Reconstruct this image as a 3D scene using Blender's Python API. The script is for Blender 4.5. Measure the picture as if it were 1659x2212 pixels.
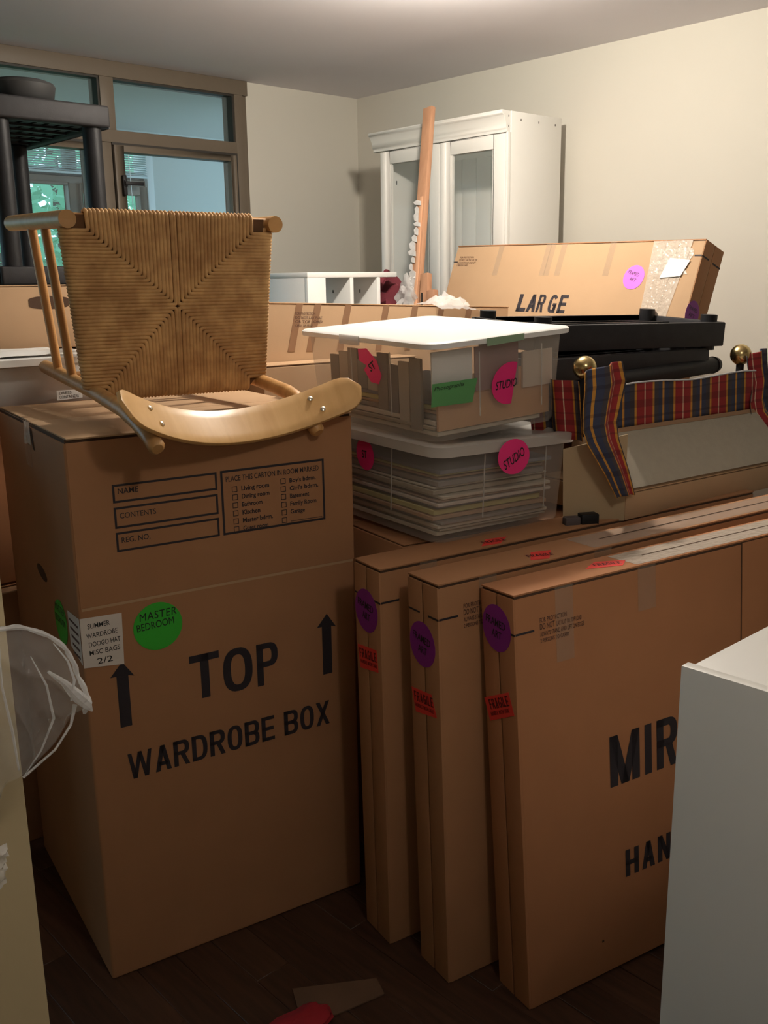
import bpy, bmesh, math, random
from mathutils import Matrix, Vector, noise
random.seed(7)
PI = math.pi
D = bpy.data
for o in list(D.objects): D.objects.remove(o)
SC = bpy.context.scene
COL = SC.collection

# ------------------------------------------------------------------ camera
W_, H_ = 1659, 2212
F_PX = 2079.3
PITCH, ROLL, YAW = 13.408, -0.845, 42.52
def cam_axes():
    p, r, y = math.radians(PITCH), math.radians(ROLL), math.radians(YAW)
    f = Vector((math.sin(y)*math.cos(p), math.cos(y)*math.cos(p), -math.sin(p)))
    right = Vector((math.cos(y), -math.sin(y), 0))
    up = right.cross(f)
    return right*math.cos(r)+up*math.sin(r), -right*math.sin(r)+up*math.cos(r), f
cd = D.cameras.new('camera'); cam = D.objects.new('camera', cd); COL.objects.link(cam)
cd.sensor_fit = 'VERTICAL'; cd.sensor_height = 24; cd.lens = 24*F_PX/H_
cd.clip_start = 0.05
a, b, c = cam_axes()
cam.matrix_world = Matrix(((a.x, b.x, -c.x, 0), (a.y, b.y, -c.y, 0), (a.z, b.z, -c.z, 1.5), (0, 0, 0, 1)))
SC.camera = cam
SC.view_settings.view_transform = 'Standard'
SC.view_settings.look = 'None'
SC.view_settings.gamma = 1
SC.view_settings.exposure = 0.0
SC.view_settings.use_curve_mapping = False

# ------------------------------------------------------------------ sky
wd = D.worlds.new('sky'); SC.world = wd; wd.use_nodes = True
bg = wd.node_tree.nodes['Background']
bg.inputs[0].default_value = (0.50, 0.80, 1.0, 1); bg.inputs[1].default_value = 2.6
LAMP = 820.0            # radiance of the glass globe of the ceiling lamp
FILL_LAMP = 70.0  # radiance of the added fill lamp near the camera
LAMP_COL = (1.0, 0.91, 0.78)

# ------------------------------------------------------------------ materials
MATS = {}
def nt(name):
    m = D.materials.new(name); m.use_nodes = True
    t = m.node_tree; return m, t.nodes, t.links, t.nodes['Principled BSDF']
def mat(name, col, rough=0.6, metal=0, spec=0.5, var=0.0, scale=20, bump=0.0, bscale=200, stretch=(1, 1, 1), trans=0, emis=0):
    if name in MATS: return MATS[name]
    m, N, L, P = nt(name)
    P.inputs['Base Color'].default_value = (*col, 1); P.inputs['Roughness'].default_value = rough
    P.inputs['Metallic'].default_value = metal; P.inputs['Specular IOR Level'].default_value = spec
    if trans: P.inputs['Transmission Weight'].default_value = trans
    if emis:
        P.inputs['Emission Color'].default_value = (*col, 1); P.inputs['Emission Strength'].default_value = emis
    tc = N.new('ShaderNodeTexCoord'); mp = N.new('ShaderNodeMapping'); L.new(tc.outputs['Object'], mp.inputs[0])
    mp.inputs['Scale'].default_value = stretch
    if var:
        n = N.new('ShaderNodeTexNoise'); n.inputs['Scale'].default_value = scale; n.inputs['Detail'].default_value = 4
        L.new(mp.outputs[0], n.inputs['Vector'])
        mx = N.new('ShaderNodeMix'); mx.data_type = 'RGBA'
        L.new(n.outputs[0], mx.inputs[0])
        mx.inputs[6].default_value = (*[max(0, x*(1-var)) for x in col], 1); mx.inputs[7].default_value = (*[min(1, x*(1+var)) for x in col], 1)
        L.new(mx.outputs[2], P.inputs['Base Color'])
    if bump:
        n = N.new('ShaderNodeTexNoise'); n.inputs['Scale'].default_value = bscale; n.inputs['Detail'].default_value = 3
        L.new(mp.outputs[0], n.inputs['Vector'])
        bp = N.new('ShaderNodeBump'); bp.inputs['Strength'].default_value = bump; bp.inputs['Distance'].default_value = 0.002
        L.new(n.outputs[0], bp.inputs['Height']); L.new(bp.outputs[0], P.inputs['Normal'])
    MATS[name] = m
    return m
def film(name, col, alpha, rough=0.25, lucent=0.3, bump=0.3, bscale=30):
    """thin translucent plastic: part clear, part milky, with a gloss"""
    if name in MATS: return MATS[name]
    m, N, L, P = nt(name)
    P.inputs['Base Color'].default_value = (*col, 1); P.inputs['Roughness'].default_value = rough
    out = N['Material Output']
    tr = N.new('ShaderNodeBsdfTransparent'); tl = N.new('ShaderNodeBsdfTranslucent'); tl.inputs[0].default_value = (*col, 1)
    m1 = N.new('ShaderNodeMixShader'); m1.inputs[0].default_value = lucent; L.new(P.outputs[0], m1.inputs[1]); L.new(tl.outputs[0], m1.inputs[2])
    m2 = N.new('ShaderNodeMixShader'); m2.inputs[0].default_value = alpha; L.new(tr.outputs[0], m2.inputs[1]); L.new(m1.outputs[0], m2.inputs[2])
    L.new(m2.outputs[0], out.inputs[0])
    if bump:
        n = N.new('ShaderNodeTexNoise'); n.inputs['Scale'].default_value = bscale
        tc = N.new('ShaderNodeTexCoord'); L.new(tc.outputs['Object'], n.inputs['Vector'])
        bp = N.new('ShaderNodeBump'); bp.inputs['Strength'].default_value = bump; bp.inputs['Distance'].default_value = 0.004
        L.new(n.outputs[0], bp.inputs['Height']); L.new(bp.outputs[0], P.inputs['Normal'])
    MATS[name] = m
    return m
def plaid_mat():
    m, N, L, P = nt('plaid_cloth'); P.inputs['Roughness'].default_value = 0.8
    uv = N.new('ShaderNodeUVMap'); uv.uv_map = 'UVMap'
    sp = N.new('ShaderNodeSeparateXYZ'); L.new(uv.outputs[0], sp.inputs[0])
    def frac(sock, k):
        d = N.new('ShaderNodeMath'); d.operation = 'DIVIDE'; L.new(sock, d.inputs[0]); d.inputs[1].default_value = k
        f = N.new('ShaderNodeMath'); f.operation = 'FRACT'; L.new(d.outputs[0], f.inputs[0]); return f.outputs[0]
    fr = frac(sp.outputs[0], 0.157)
    r = N.new('ShaderNodeValToRGB'); r.color_ramp.interpolation = 'CONSTANT'
    navy = (.035, .042, .085, 1); red = (.30, .018, .02, 1); yel = (.55, .25, .03, 1); wht = (.62, .45, .30, 1); char = (.055, .045, .055, 1)
    st = [(0, yel), (.03, navy), (.16, char), (.27, yel), (.32, red), (.49, wht), (.515, red), (.69, yel), (.74, char), (.86, navy), (.975, yel)]
    e = r.color_ramp.elements; e[0].position, e[0].color = st[0]; e[1].position, e[1].color = st[1]
    for p, cc in st[2:]:
        x = e.new(p); x.color = cc
    L.new(fr, r.inputs[0])
    fy = frac(sp.outputs[1], 0.11)
    r2 = N.new('ShaderNodeValToRGB'); r2.color_ramp.interpolation = 'CONSTANT'
    e = r2.color_ramp.elements; e[0].position, e[0].color = 0, (1, 1, 1, 1); e[1].position, e[1].color = .2, (.55, .5, .6, 1)
    for p, v in ((.26, (1, 1, 1, 1)), (.45, (.6, .55, .6, 1)), (.62, (.95, .95, .95, 1)), (.8, (.6, .6, .65, 1)), (.84, (1, 1, 1, 1))):
        x = e.new(p); x.color = v
    L.new(fy, r2.inputs[0])
    mx = N.new('ShaderNodeMix'); mx.data_type = 'RGBA'; mx.blend_type = 'MULTIPLY'; mx.inputs[0].default_value = .8
    L.new(r.outputs[0], mx.inputs[6]); L.new(r2.outputs[0], mx.inputs[7]); L.new(mx.outputs[2], P.inputs['Base Color'])
    return m
def wood_mat(name, c1, c2, rough, scale, stretch, bump=.15):
    m, N, L, P = nt(name); P.inputs['Roughness'].default_value = rough
    tc = N.new('ShaderNodeTexCoord'); mp = N.new('ShaderNodeMapping'); mp.inputs['Scale'].default_value = stretch
    L.new(tc.outputs['Object'], mp.inputs[0])
    n = N.new('ShaderNodeTexNoise'); n.inputs['Scale'].default_value = scale; n.inputs['Detail'].default_value = 6; n.inputs['Distortion'].default_value = .6
    L.new(mp.outputs[0], n.inputs['Vector'])
    r = N.new('ShaderNodeValToRGB'); r.color_ramp.elements[0].position = .3; r.color_ramp.elements[1].position = .7
    r.color_ramp.elements[0].color = (*c1, 1); r.color_ramp.elements[1].color = (*c2, 1)
    L.new(n.outputs[0], r.inputs[0])
    oi = N.new('ShaderNodeObjectInfo'); mr = N.new('ShaderNodeMapRange'); mr.inputs[3].default_value = .8; mr.inputs[4].default_value = 1.2
    L.new(oi.outputs['Random'], mr.inputs[0])
    hs = N.new('ShaderNodeHueSaturation'); L.new(mr.outputs[0], hs.inputs['Value']); L.new(r.outputs[0], hs.inputs['Color'])
    L.new(hs.outputs[0], P.inputs['Base Color'])
    bp = N.new('ShaderNodeBump'); bp.inputs['Strength'].default_value = bump; bp.inputs['Distance'].default_value = .001
    L.new(n.outputs[0], bp.inputs['Height']); L.new(bp.outputs[0], P.inputs['Normal'])
    return m
def cord_mat():
    m, N, L, P = nt('paper_cord'); P.inputs['Roughness'].default_value = .75
    tc = N.new('ShaderNodeTexCoord'); n = N.new('ShaderNodeTexNoise'); n.inputs['Scale'].default_value = 26
    L.new(tc.outputs['Object'], n.inputs['Vector'])
    r = N.new('ShaderNodeValToRGB'); r.color_ramp.elements[0].position = .35; r.color_ramp.elements[1].position = .7
    r.color_ramp.elements[0].color = (.44, .235, .09, 1); r.color_ramp.elements[1].color = (.68, .41, .17, 1)
    L.new(n.outputs[0], r.inputs[0]); L.new(r.outputs[0], P.inputs['Base Color'])
    return m

KRAFT = (.48, .315, .185)
M_card = mat('cardboard', KRAFT, .75, var=.06, scale=9, bump=.08, bscale=120, spec=.2)
M_card2 = mat('cardboard_dark', (.39, .195, .095), .75, var=.08, scale=9, bump=.08, bscale=120, spec=.2)
M_card3 = mat('cardboard_reddish', (.41, .185, .085), .75, var=.06, scale=9, bump=.08, bscale=120, spec=.2)
M_core = mat('cardboard_core', (.07, .035, .018), .9)
M_ink = mat('printing_ink', (.022, .017, .022), .7)
M_inkf = mat('printing_ink_faded', (.10, .045, .03), .7)
M_inkr = mat('sticker_ink', (.12, .008, .008), .6)
M_marker = mat('marker_ink', (.012, .012, .012), .6)
M_green = mat('sticker_green', (.035, .46, .03), .5)
M_pink = mat('sticker_pink', (.82, .02, .20), .5)
M_purple = mat('sticker_purple', (.24, .015, .27), .5)
M_lilac = mat('sticker_violet', (.72, .18, .80), .5)
M_red = mat('sticker_red', (.80, .045, .035), .5)
M_paper = mat('label_paper', (.72, .66, .60), .6)
M_greenp = mat('label_green_paper', (.10, .33, .11), .6)
M_tape = film('clear_tape', (.62, .50, .38), .13, rough=.12, lucent=.0, bump=.5, bscale=60)
M_tapew = film('clear_tape_bunched', (.80, .72, .62), .6, rough=.22, lucent=.1, bump=1, bscale=70)
M_white = mat('white_lacquer', (.76, .75, .71), .4, var=.03, scale=4)
M_beech = wood_mat('beech_lacquered', (.52, .26, .085), (.66, .37, .14), .42, 6, (1, 8, 1))
M_beechply = wood_mat('beech_plywood', (.62, .35, .125), (.72, .44, .175), .32, 5, (7, 1, 1))
M_cord = cord_mat()
M_cordback = mat('cord_core', (.13, .06, .022), .9)
M_brass = mat('brass', (.62, .47, .22), .22, metal=1)
M_steel = mat('steel_bolt', (.75, .68, .55), .25, metal=1)
M_black = mat('black_plastic', (.012, .012, .014), .5, spec=.3, var=.2, scale=60, bump=.15, bscale=300)
M_blackd = mat('black_plastic_dusty', (.024, .023, .025), .6, spec=.35, var=.35, scale=30, bump=.15, bscale=300)
M_wall = mat('wall_paint', (.68, .65, .575), .85, var=.02, scale=3, bump=.05, bscale=90, spec=.2)
M_ceil = mat('ceiling_paint', (.80, .775, .81), .9, var=.02, scale=3, spec=.2)
M_alu = mat('window_aluminium', (.155, .122, .088), .5, var=.05, scale=8)
M_aludark = mat('window_gasket', (.03, .025, .02), .6)
M_glass = film('window_glass', (.7, .8, .85), .06, rough=.02, lucent=0, bump=0)
M_glassc = film('cabinet_glass', (.75, .85, .8), .10, rough=.03, lucent=0, bump=0)
M_bin = film('clear_polypropylene', (.84, .82, .78), .27, rough=.22, lucent=.5, bump=.15, bscale=20)
M_binrim = film('milky_polypropylene', (.78, .76, .72), .72, rough=.3, lucent=.35, bump=.1)
M_lid = mat('white_polypropylene', (.86, .86, .84), .35)
M_bag = film('polythene_bag', (.72, .70, .66), .16, rough=.12, lucent=.3, bump=.6, bscale=60)
M_bagroll = film('polythene_roll', (.85, .85, .85), .55, rough=.15, lucent=.3, bump=1, bscale=90)
M_plaid = plaid_mat()
M_lining = mat('skirt_lining', (.55, .55, .58), .8)
M_dust = mat('grey_dust_cover', (.38, .34, .27), .95, var=.08, scale=50, bump=.2, bscale=400)
M_floor = wood_mat('dark_parquet', (.038, .018, .010), (.078, .036, .020), .45, 5, (14, 1.2, 1))
M_maroon = mat('maroon_fabric', (.13, .015, .025), .85, var=.4, scale=14)
M_redf = mat('red_fabric', (.30, .008, .015), .85, var=.2, scale=30)
M_wood = wood_mat('pale_timber', (.40, .205, .115), (.48, .26, .15), .6, 5, (8, 8, 1))
M_cream = mat('cream_laminate', (.50, .40, .235), .5, var=.05, scale=5)
def leaf_mat(name, col):
    m = mat(name, col, .45, var=.5, scale=1.5); N = m.node_tree.nodes; L = m.node_tree.links; P = N['Principled BSDF']
    tl = N.new('ShaderNodeBsdfTranslucent'); tl.inputs[0].default_value = (col[0]*1.6, min(1, col[1]*1.4), col[2]*1.4, 1)
    mx = N.new('ShaderNodeMixShader'); mx.inputs[0].default_value = .5
    L.new(P.outputs[0], mx.inputs[1]); L.new(tl.outputs[0], mx.inputs[2]); L.new(mx.outputs[0], N['Material Output'].inputs[0]); return m
M_leaf = leaf_mat('leaf', (.20, .48, .32))
M_leafl = leaf_mat('leaf_light', (.34, .62, .42))
M_bark = mat('bark', (.06, .045, .03), .9, var=.4, scale=20, stretch=(1, 1, .2))
M_sunwall = mat('sunroom_plaster', (.62, .64, .60), .85)
M_blind = mat('blind_slat', (.55, .66, .68), .5)
M_lawn = mat('lawn', (.06, .16, .04), .95, var=.4, scale=3)
M_globe = mat('lamp_glass', LAMP_COL, .3, emis=LAMP)
M_fillglobe = mat('fill_lamp_glass', LAMP_COL, .3, emis=FILL_LAMP)
M_dirtw = mat('torn_paper', (.62, .60, .58), .7, var=.3, scale=60)

# ------------------------------------------------------------------ builders
def tag(o, label=None, cat=None, group=None, kind=None):
    if label: o['label'] = label
    if cat: o['category'] = cat
    if group: o['group'] = group
    if kind: o['kind'] = kind
    return o
def link(name, me, m, parent=None, smooth=False):
    o = D.objects.new(name, me); COL.objects.link(o)
    if m and not me.materials: me.materials.append(m)
    if parent is not None: o.parent = parent
    if smooth:
        for p in me.polygons: p.use_smooth = True
    return o
def rotm(az=0, tx=0, ty=0):
    return Matrix.Rotation(math.radians(-az), 4, 'Z') @ Matrix.Rotation(math.radians(tx), 4, 'X') @ Matrix.Rotation(math.radians(ty), 4, 'Y')
def thing(name, label, cat, loc=(0, 0, 0), az=0, tx=0, ty=0, group=None):
    o = D.objects.new(name, None); COL.objects.link(o); o.empty_display_size = .05
    o.matrix_world = Matrix.Translation(loc) @ rotm(az, tx, ty)
    return tag(o, label, cat, group)
class MB:
    def __init__(s): s.v = []; s.f = []; s.uv = None
    def quad(s, *p):
        i = len(s.v); s.v += [tuple(x) for x in p]; s.f.append(tuple(range(i, i+len(p)))); return s
    def box(s, x0, x1, y0, y1, z0, z1, M=None):
        c = [(x0, y0, z0), (x1, y0, z0), (x1, y1, z0), (x0, y1, z0), (x0, y0, z1), (x1, y0, z1), (x1, y1, z1), (x0, y1, z1)]
        if M: c = [tuple(M @ Vector(p)) for p in c]
        i = len(s.v); s.v += c
        s.f += [tuple(i+k for k in q) for q in ((0, 3, 2, 1), (4, 5, 6, 7), (0, 1, 5, 4), (1, 2, 6, 5), (2, 3, 7, 6), (3, 0, 4, 7))]
        return s
    def prism(s, pts, U, V, Nn, O, d):
        """polygon pts (a,b) in plane O+a U+b V extruded by d along Nn"""
        O, U, V, Nn = map(Vector, (O, U, V, Nn)); n = len(pts); i = len(s.v)
        for k in (0, 1):
            s.v += [tuple(O+U*a+V*b+Nn*(d*k)) for a, b in pts]
        s.f.append(tuple(range(i, i+n))); s.f.append(tuple(range(i+2*n-1, i+n-1, -1)))
        for k in range(n): s.f.append((i+k, i+(k+1) % n, i+n+(k+1) % n, i+n+k)[::-1])
        return s
    def tube(s, pts, r, seg=8, cap=True):
        pts = [Vector(p) for p in pts]; rs = r if isinstance(r, (list, tuple)) else [r]*len(pts)
        prev = None; i0 = len(s.v)
        for k, p in enumerate(pts):
            d = (pts[min(k+1, len(pts)-1)]-pts[max(k-1, 0)]).normalized()
            if prev is None:
                ref = Vector((0, 0, 1)) if abs(d.z) < .9 else Vector((1, 0, 0)); n = d.cross(ref).normalized()
            else: n = (prev-d*prev.dot(d)).normalized()
            prev = n; b2 = d.cross(n)
            for q in range(seg):
                t = 2*PI*q/seg; s.v.append(tuple(p+(n*math.cos(t)+b2*math.sin(t))*rs[k]))
        for k in range(len(pts)-1):
            for q in range(seg):
                A = i0+k*seg+q; B = i0+k*seg+(q+1) % seg
                s.f.append((A, B, B+seg, A+seg))
        if cap:
            s.f.append(tuple(i0+q for q in range(seg))[::-1]); s.f.append(tuple(i0+(len(pts)-1)*seg+q for q in range(seg)))
        return s
    def dowel(s, p, q, r, seg=16, rnd=True):
        p, q = Vector(p), Vector(q); d = (q-p).normalized(); L = (q-p).length
        if not rnd: return s.tube([p, q], r, seg)
        pts = []; rs = []
        for k in range(5):
            t = k/4*PI/2; pts.append(p+d*(r*.7*(1-math.sin(t)))); rs.append(max(r*math.sin(t) if k else r*.25, r*.25))
        for k in range(5):
            t = k/4*PI/2; pts.append(q-d*(r*.7*(1-math.cos(t)))) ; rs.append(max(r*math.cos(t), r*.25))
        return s.tube(pts, rs, seg)
    def grid(s, fn, nu, nv, uvs=None):
        i = len(s.v)
        for a in range(nu+1):
            for b in range(nv+1): s.v.append(tuple(fn(a/nu, b/nv)))
        for a in range(nu):
            for b in range(nv):
                k = i+a*(nv+1)+b; s.f.append((k, k+nv+1, k+nv+2, k+1))
        return s
    def ball(s, c, r, seg=16, ring=10, sc=(1, 1, 1)):
        i = len(s.v); c = Vector(c)
        for a in range(1, ring):
            t = PI*a/ring
            for b in range(seg):
                u = 2*PI*b/seg; s.v.append(tuple(c+Vector((r*sc[0]*math.sin(t)*math.cos(u), r*sc[1]*math.sin(t)*math.sin(u), r*sc[2]*math.cos(t)))))
        n = len(s.v); s.v += [tuple(c+Vector((0, 0, r*sc[2]))), tuple(c-Vector((0, 0, r*sc[2])))]
        for a in range(ring-2):
            for b in range(seg):
                A = i+a*seg+b; B = i+a*seg+(b+1) % seg; s.f.append((A, A+seg, B+seg, B))
        for b in range(seg):
            s.f.append((n, i+b, i+(b+1) % seg)); L = i+(ring-2)*seg; s.f.append((n+1, L+(b+1) % seg, L+b))
        return s
    def obj(s, name, m, parent=None, smooth=False, bev=0, seg=2, angle=40):
        me = D.meshes.new(name); me.from_pydata(s.v, [], s.f)
        if bev:
            bm = bmesh.new(); bm.from_mesh(me); bmesh.ops.remove_doubles(bm, verts=bm.verts, dist=1e-6)
            bmesh.ops.recalc_face_normals(bm, faces=bm.faces)
            es = [e for e in bm.edges if len(e.link_faces) == 2 and e.calc_face_angle(0) > .5]
            bmesh.ops.bevel(bm, geom=es, offset=bev, segments=seg, profile=.5, affect='EDGES', clamp_overlap=True)
            bm.to_mesh(me); bm.free()
        else: me.validate()
        o = link(name, me, m, parent)
        if smooth or bev:
            for p in me.polygons: p.use_smooth = True
            try: me.set_sharp_from_angle(angle=math.radians(angle))
            except Exception: pass
        return o
def box(name, m, dims, parent=None, bev=.002):
    return MB().box(*dims).obj(name, m, parent, bev=bev)
def struct(name, mb, m, parent=None):
    o = mb.obj(name, m, parent); o['kind'] = 'structure'; return o

# planes on a carton: (origin, right vector, up vector, outward normal), all in the thing's own frame
FRONT = (Vector((0, 0, 0)), Vector((1, 0, 0)), Vector((0, 0, 1)), Vector((0, -1, 0)))
LEFT = (Vector((0, 0, 0)), Vector((0, -1, 0)), Vector((0, 0, 1)), Vector((-1, 0, 0)))
def TOPF(h): return (Vector((0, 0, h)), Vector((1, 0, 0)), Vector((0, 1, 0)), Vector((0, 0, 1)))
def PX(pl, u, v, off=0): return pl[0]+pl[1]*u+pl[2]*v+pl[3]*off
def text(parent, s, pl, u0, u1, v0, v1, m=None, off=.0008, bold=.0, rot=0, shear=0, name='lettering', spacing=1.0):
    """letters as a thin printed mesh filling the rectangle u0..u1, v0..v1 of plane pl"""
    cu = D.curves.new(name, 'FONT'); cu.body = s; cu.offset = bold; cu.space_character = spacing; cu.shear = shear
    cu.resolution_u = 3
    t = D.objects.new(name, cu); COL.objects.link(t)
    dg = bpy.context.evaluated_depsgraph_get(); dg.update()
    me = D.meshes.new_from_object(t.evaluated_get(dg)); D.objects.remove(t); D.curves.remove(cu)
    xs = [v.co.x for v in me.vertices]; ys = [v.co.y for v in me.vertices]
    x0, x1, y0, y1 = min(xs), max(xs), min(ys), max(ys)
    cu_, cv_ = (u0+u1)/2, (v0+v1)/2; w, h = u1-u0, v1-v0; cr, sr = math.cos(rot), math.sin(rot)
    for v in me.vertices:
        a = ((v.co.x-x0)/(x1-x0)-.5)*w; b = ((v.co.y-y0)/max(y1-y0, 1e-6)-.5)*h
        v.co = PX(pl, cu_+a*cr-b*sr, cv_+a*sr+b*cr, off)
    me.materials.clear()
    return link(name, me, m or M_ink, parent)
def glyph(ch, th, tv):
    """polygons (in a unit box) of a heavy grotesque capital"""
    P = []
    def V(x, y0=0, y1=1): P.append([(x, y0), (x+th, y0), (x+th, y1), (x, y1)])
    def Hb(y, x0=0, x1=1): P.append([(x0, y), (x1, y), (x1, y+tv), (x0, y+tv)])
    def Dg(x0, y0, x1, y1, t=th): P.append([(x0, y0), (x0+t, y0), (x1+t, y1), (x1, y1)])
    def Arc(cx, cy, rx, ry, a0, a1, n=14, e=.8):
        def pt(a, rx, ry):
            c_, s_ = math.cos(a), math.sin(a)
            return (cx+rx*math.copysign(abs(c_)**e, c_), cy+ry*math.copysign(abs(s_)**e, s_))
        for k in range(n):
            a, b = math.radians(a0+(a1-a0)*k/n), math.radians(a0+(a1-a0)*(k+1)/n)
            P.append([pt(a, rx-th, ry-tv), pt(a, rx, ry), pt(b, rx, ry), pt(b, rx-th, ry-tv)])
    if ch == 'I': P.append([(0, 0), (1, 0), (1, 1), (0, 1)])
    elif ch == 'T': V(.5-th/2); Hb(1-tv)
    elif ch == 'L': V(0); Hb(0)
    elif ch == 'H': V(0); V(1-th); Hb(.5-tv/2)
    elif ch == 'E': V(0); Hb(0); Hb(1-tv); Hb(.5-tv/2, 0, .93)
    elif ch == 'F': V(0); Hb(1-tv); Hb(.5-tv/2, 0, .9)
    elif ch == 'O': Arc(.5, .5, .5, .5, 0, 360, 32)
    elif ch == 'C': Arc(.5, .5, .5, .5, 38, 322, 28)
    elif ch == 'G': Arc(.5, .5, .5, .5, 38, 350, 28); Hb(.38, .52, 1); V(1-th, .0, .45)
    elif ch == 'D': V(0); Hb(0, 0, .45); Hb(1-tv, 0, .45); Arc(.45, .5, .55, .5, -90, 90, 18)
    elif ch in 'PRB':
        V(0); Hb(1-tv, 0, .55); Hb(.43, 0, .55); Arc(.55, .715, .45, .285, -90, 90, 14)
        if ch == 'R': Dg(1-th, 0, .42, .46)
        if ch == 'B': Hb(0, 0, .55); Arc(.55, .25+tv/4, .45, .25+tv/4, -90, 90, 14)
    elif ch == 'A': Dg(0, 0, .5-th/2, 1); Dg(1-th, 0, .5-th/2, 1); Hb(.22, .22, .78)
    elif ch == 'M': V(0); V(1-th); Dg(.5-th/2, 0, 0.0, 1); Dg(.5-th/2, 0, 1-th, 1)
    elif ch == 'N': V(0); V(1-th); Dg(1-th, 0, 0, 1)
    elif ch == 'W':
        for a, b in ((.26, 0), (.26, .5), (.74, .5), (.74, 1)): P.append([(a-th*.45, 0), (a+th*.45, 0), (min(1, max(th*.8, b+th*.4)), 1), (min(1-th*.8, max(0, b-th*.4)), 1)])
    elif ch == 'X': Dg(0, 0, 1-th, 1); Dg(1-th, 0, 0, 1)
    return P
GW = dict(I=.32, M=1.25, W=1.45, L=.85, E=.9, F=.85, T=.95)
def block(parent, word, pl, u0, u1, v0, v1, m=None, off=.0008, stem=.30, gap=.22, name='lettering', rot=0, slant=0):
    """a word in heavy capitals filling u0..u1, v0..v1"""
    ws = [GW.get(c_, 1.0) if c_ != ' ' else .35 for c_ in word]; tot = sum(ws)+gap*(len(word)-1); k = (u1-u0)/tot
    mb = MB(); x = u0; cu_, cv_ = (u0+u1)/2, (v0+v1)/2; cr, sr = math.cos(rot), math.sin(rot); hh = v1-v0
    tvv = min(.24, stem*k/hh*.85)
    for c_, w in zip(word, ws):
        if c_ != ' ':
            for q in glyph(c_, stem/w, tvv):
                pts = []
                for a, b in q:
                    uu = x+a*w*k-cu_+slant*(b-.5)*hh; vv = v0+b*hh-cv_
                    pts.append(PX(pl, cu_+uu*cr-vv*sr, cv_+uu*sr+vv*cr, off))
                mb.quad(*pts)
        x += (w+gap)*k
    return mb.obj(name, m or M_ink, parent)
def patch(parent, pl, pts, m, name='sticker', off=.0, th=.0004):
    """thin flat label with outline pts in plane pl"""
    return MB().prism(pts, pl[1], pl[2], pl[3], PX(pl, 0, 0, off), th).obj(name, m, parent)
def disc(parent, pl, u, v, ru, rv, m, name='sticker', off=.0, a0=0, a1=2*PI, n=40):
    pts = [(u+ru*math.cos(a0+(a1-a0)*k/n), v+rv*math.sin(a0+(a1-a0)*k/n)) for k in range(n+(0 if a1-a0 > 6.2 else 1))]
    return patch(parent, pl, pts, m, name, off)
def frame_rect(parent, pl, u0, u1, v0, v1, t, m, name='printed_frame', off=.0006):
    mb = MB()
    for q in ((u0, u1, v0, v0+t), (u0, u1, v1-t, v1), (u0, u0+t, v0+t, v1-t), (u1-t, u1, v0+t, v1-t)):
        mb.quad(PX(pl, q[0], q[2], off), PX(pl, q[1], q[2], off), PX(pl, q[1], q[3], off), PX(pl, q[0], q[3], off))
    return mb.obj(name, m, parent)
def strip(parent, pl, u0, u1, v0, v1, m, name='tape', off=.0003, th=.0003):
    return patch(parent, pl, [(u0, v0), (u1, v0), (u1, v1), (u0, v1)], m, name, off, th)

# ------------------------------------------------------------------ room shell
XR, YB, ZC = 3.45, 3.92, 2.405
XL, YF = -2.2, -2.6
ROOM_T = .12
struct('ceiling', MB().box(XL-.1, XR+.1, YF-.1, YB+.02, ZC, ZC+.1), M_ceil)
struct('wall_right', MB().box(XR, XR+.1, YF-.1, YB+.02, 0, ZC), M_wall)
struct('wall_left', MB().box(XL-.1, XL, YF-.1, YB+.02, 0, ZC), M_wall)
struct('wall_front', MB().box(XL-.1, XR+.1, YF-.1, YF, 0, ZC), M_wall)
wb_ = MB(); wb_.box(2.765, XR+.1, YB, YB+.14, 0, ZC); wb_.box(XL-.1, 2.765, YB, YB+.14, 0, .35); wb_.box(XL-.1, -1.2, YB, YB+.14, .35, ZC)

struct('wall_back', wb_, M_wall)
fl = struct('floor', MB().box(XL-.1, XR+.1, YF-.1, YB+.14, -.1, -.012), M_core)
pm = None
for ci in range(-4, 34):
    x0 = -.3+ci*.088; y = -.6-(ci*.37) % 1.1
    while y < 2.6:
        if pm is None:
            o = MB().box(.001, .087, .001, 1.098, -.012, 0).obj('plank', M_floor, fl, bev=.001, seg=1); pm = o.data
        else: o = link('plank', pm, None, fl)
        o.location = (x0, y, random.uniform(-.0006, 0)); y += 1.1
flr = MB(); flr.box(XL-.1, XR+.1, YF-.1, YB+.14, -.013, -.002)
o = flr.obj('underlay', M_floor, fl)
struct('baseboard_right', MB().box(XR-.015, XR, YF, YB, 0, .1), M_white)

# window in the back wall, looking into the sunroom
win = thing('window_1', 'brown aluminium framed interior window looking into a sunroom', None, (0, 0, 0)); win['kind'] = 'structure'
box('header', M_alu, (-1.2, 2.765, YB-.02, YB+.10, 2.341, 2.4045), win)
box('jamb', M_alu, (2.735, 2.765, YB-.004, YB+.10, .35, 2.341), win)
box('jamb', M_alu, (2.69, 2.736, YB-.02, YB+.08, .35, 2.341), win)
box('transom_bar', M_alu, (-1.2, 2.692, YB-.025, YB+.08, 2.085, 2.135), win)
for x in (2.03, .95, -.13):
    box('mullion', M_alu, (x, x+.062, YB-.02, YB+.08, 2.135, 2.341), win)
for x in (1.985, .93, -.13):
    box('mullion', M_alu, (x, x+.078, YB-.02, YB+.08, .40, 2.085), win)
for x0, x1 in ((2.092, 2.690), (1.012, 2.03), (-.068, .95)):
    box('pane', M_glass, (x0, x1, YB+.03, YB+.034, 2.135, 2.341), win, bev=0)
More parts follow.
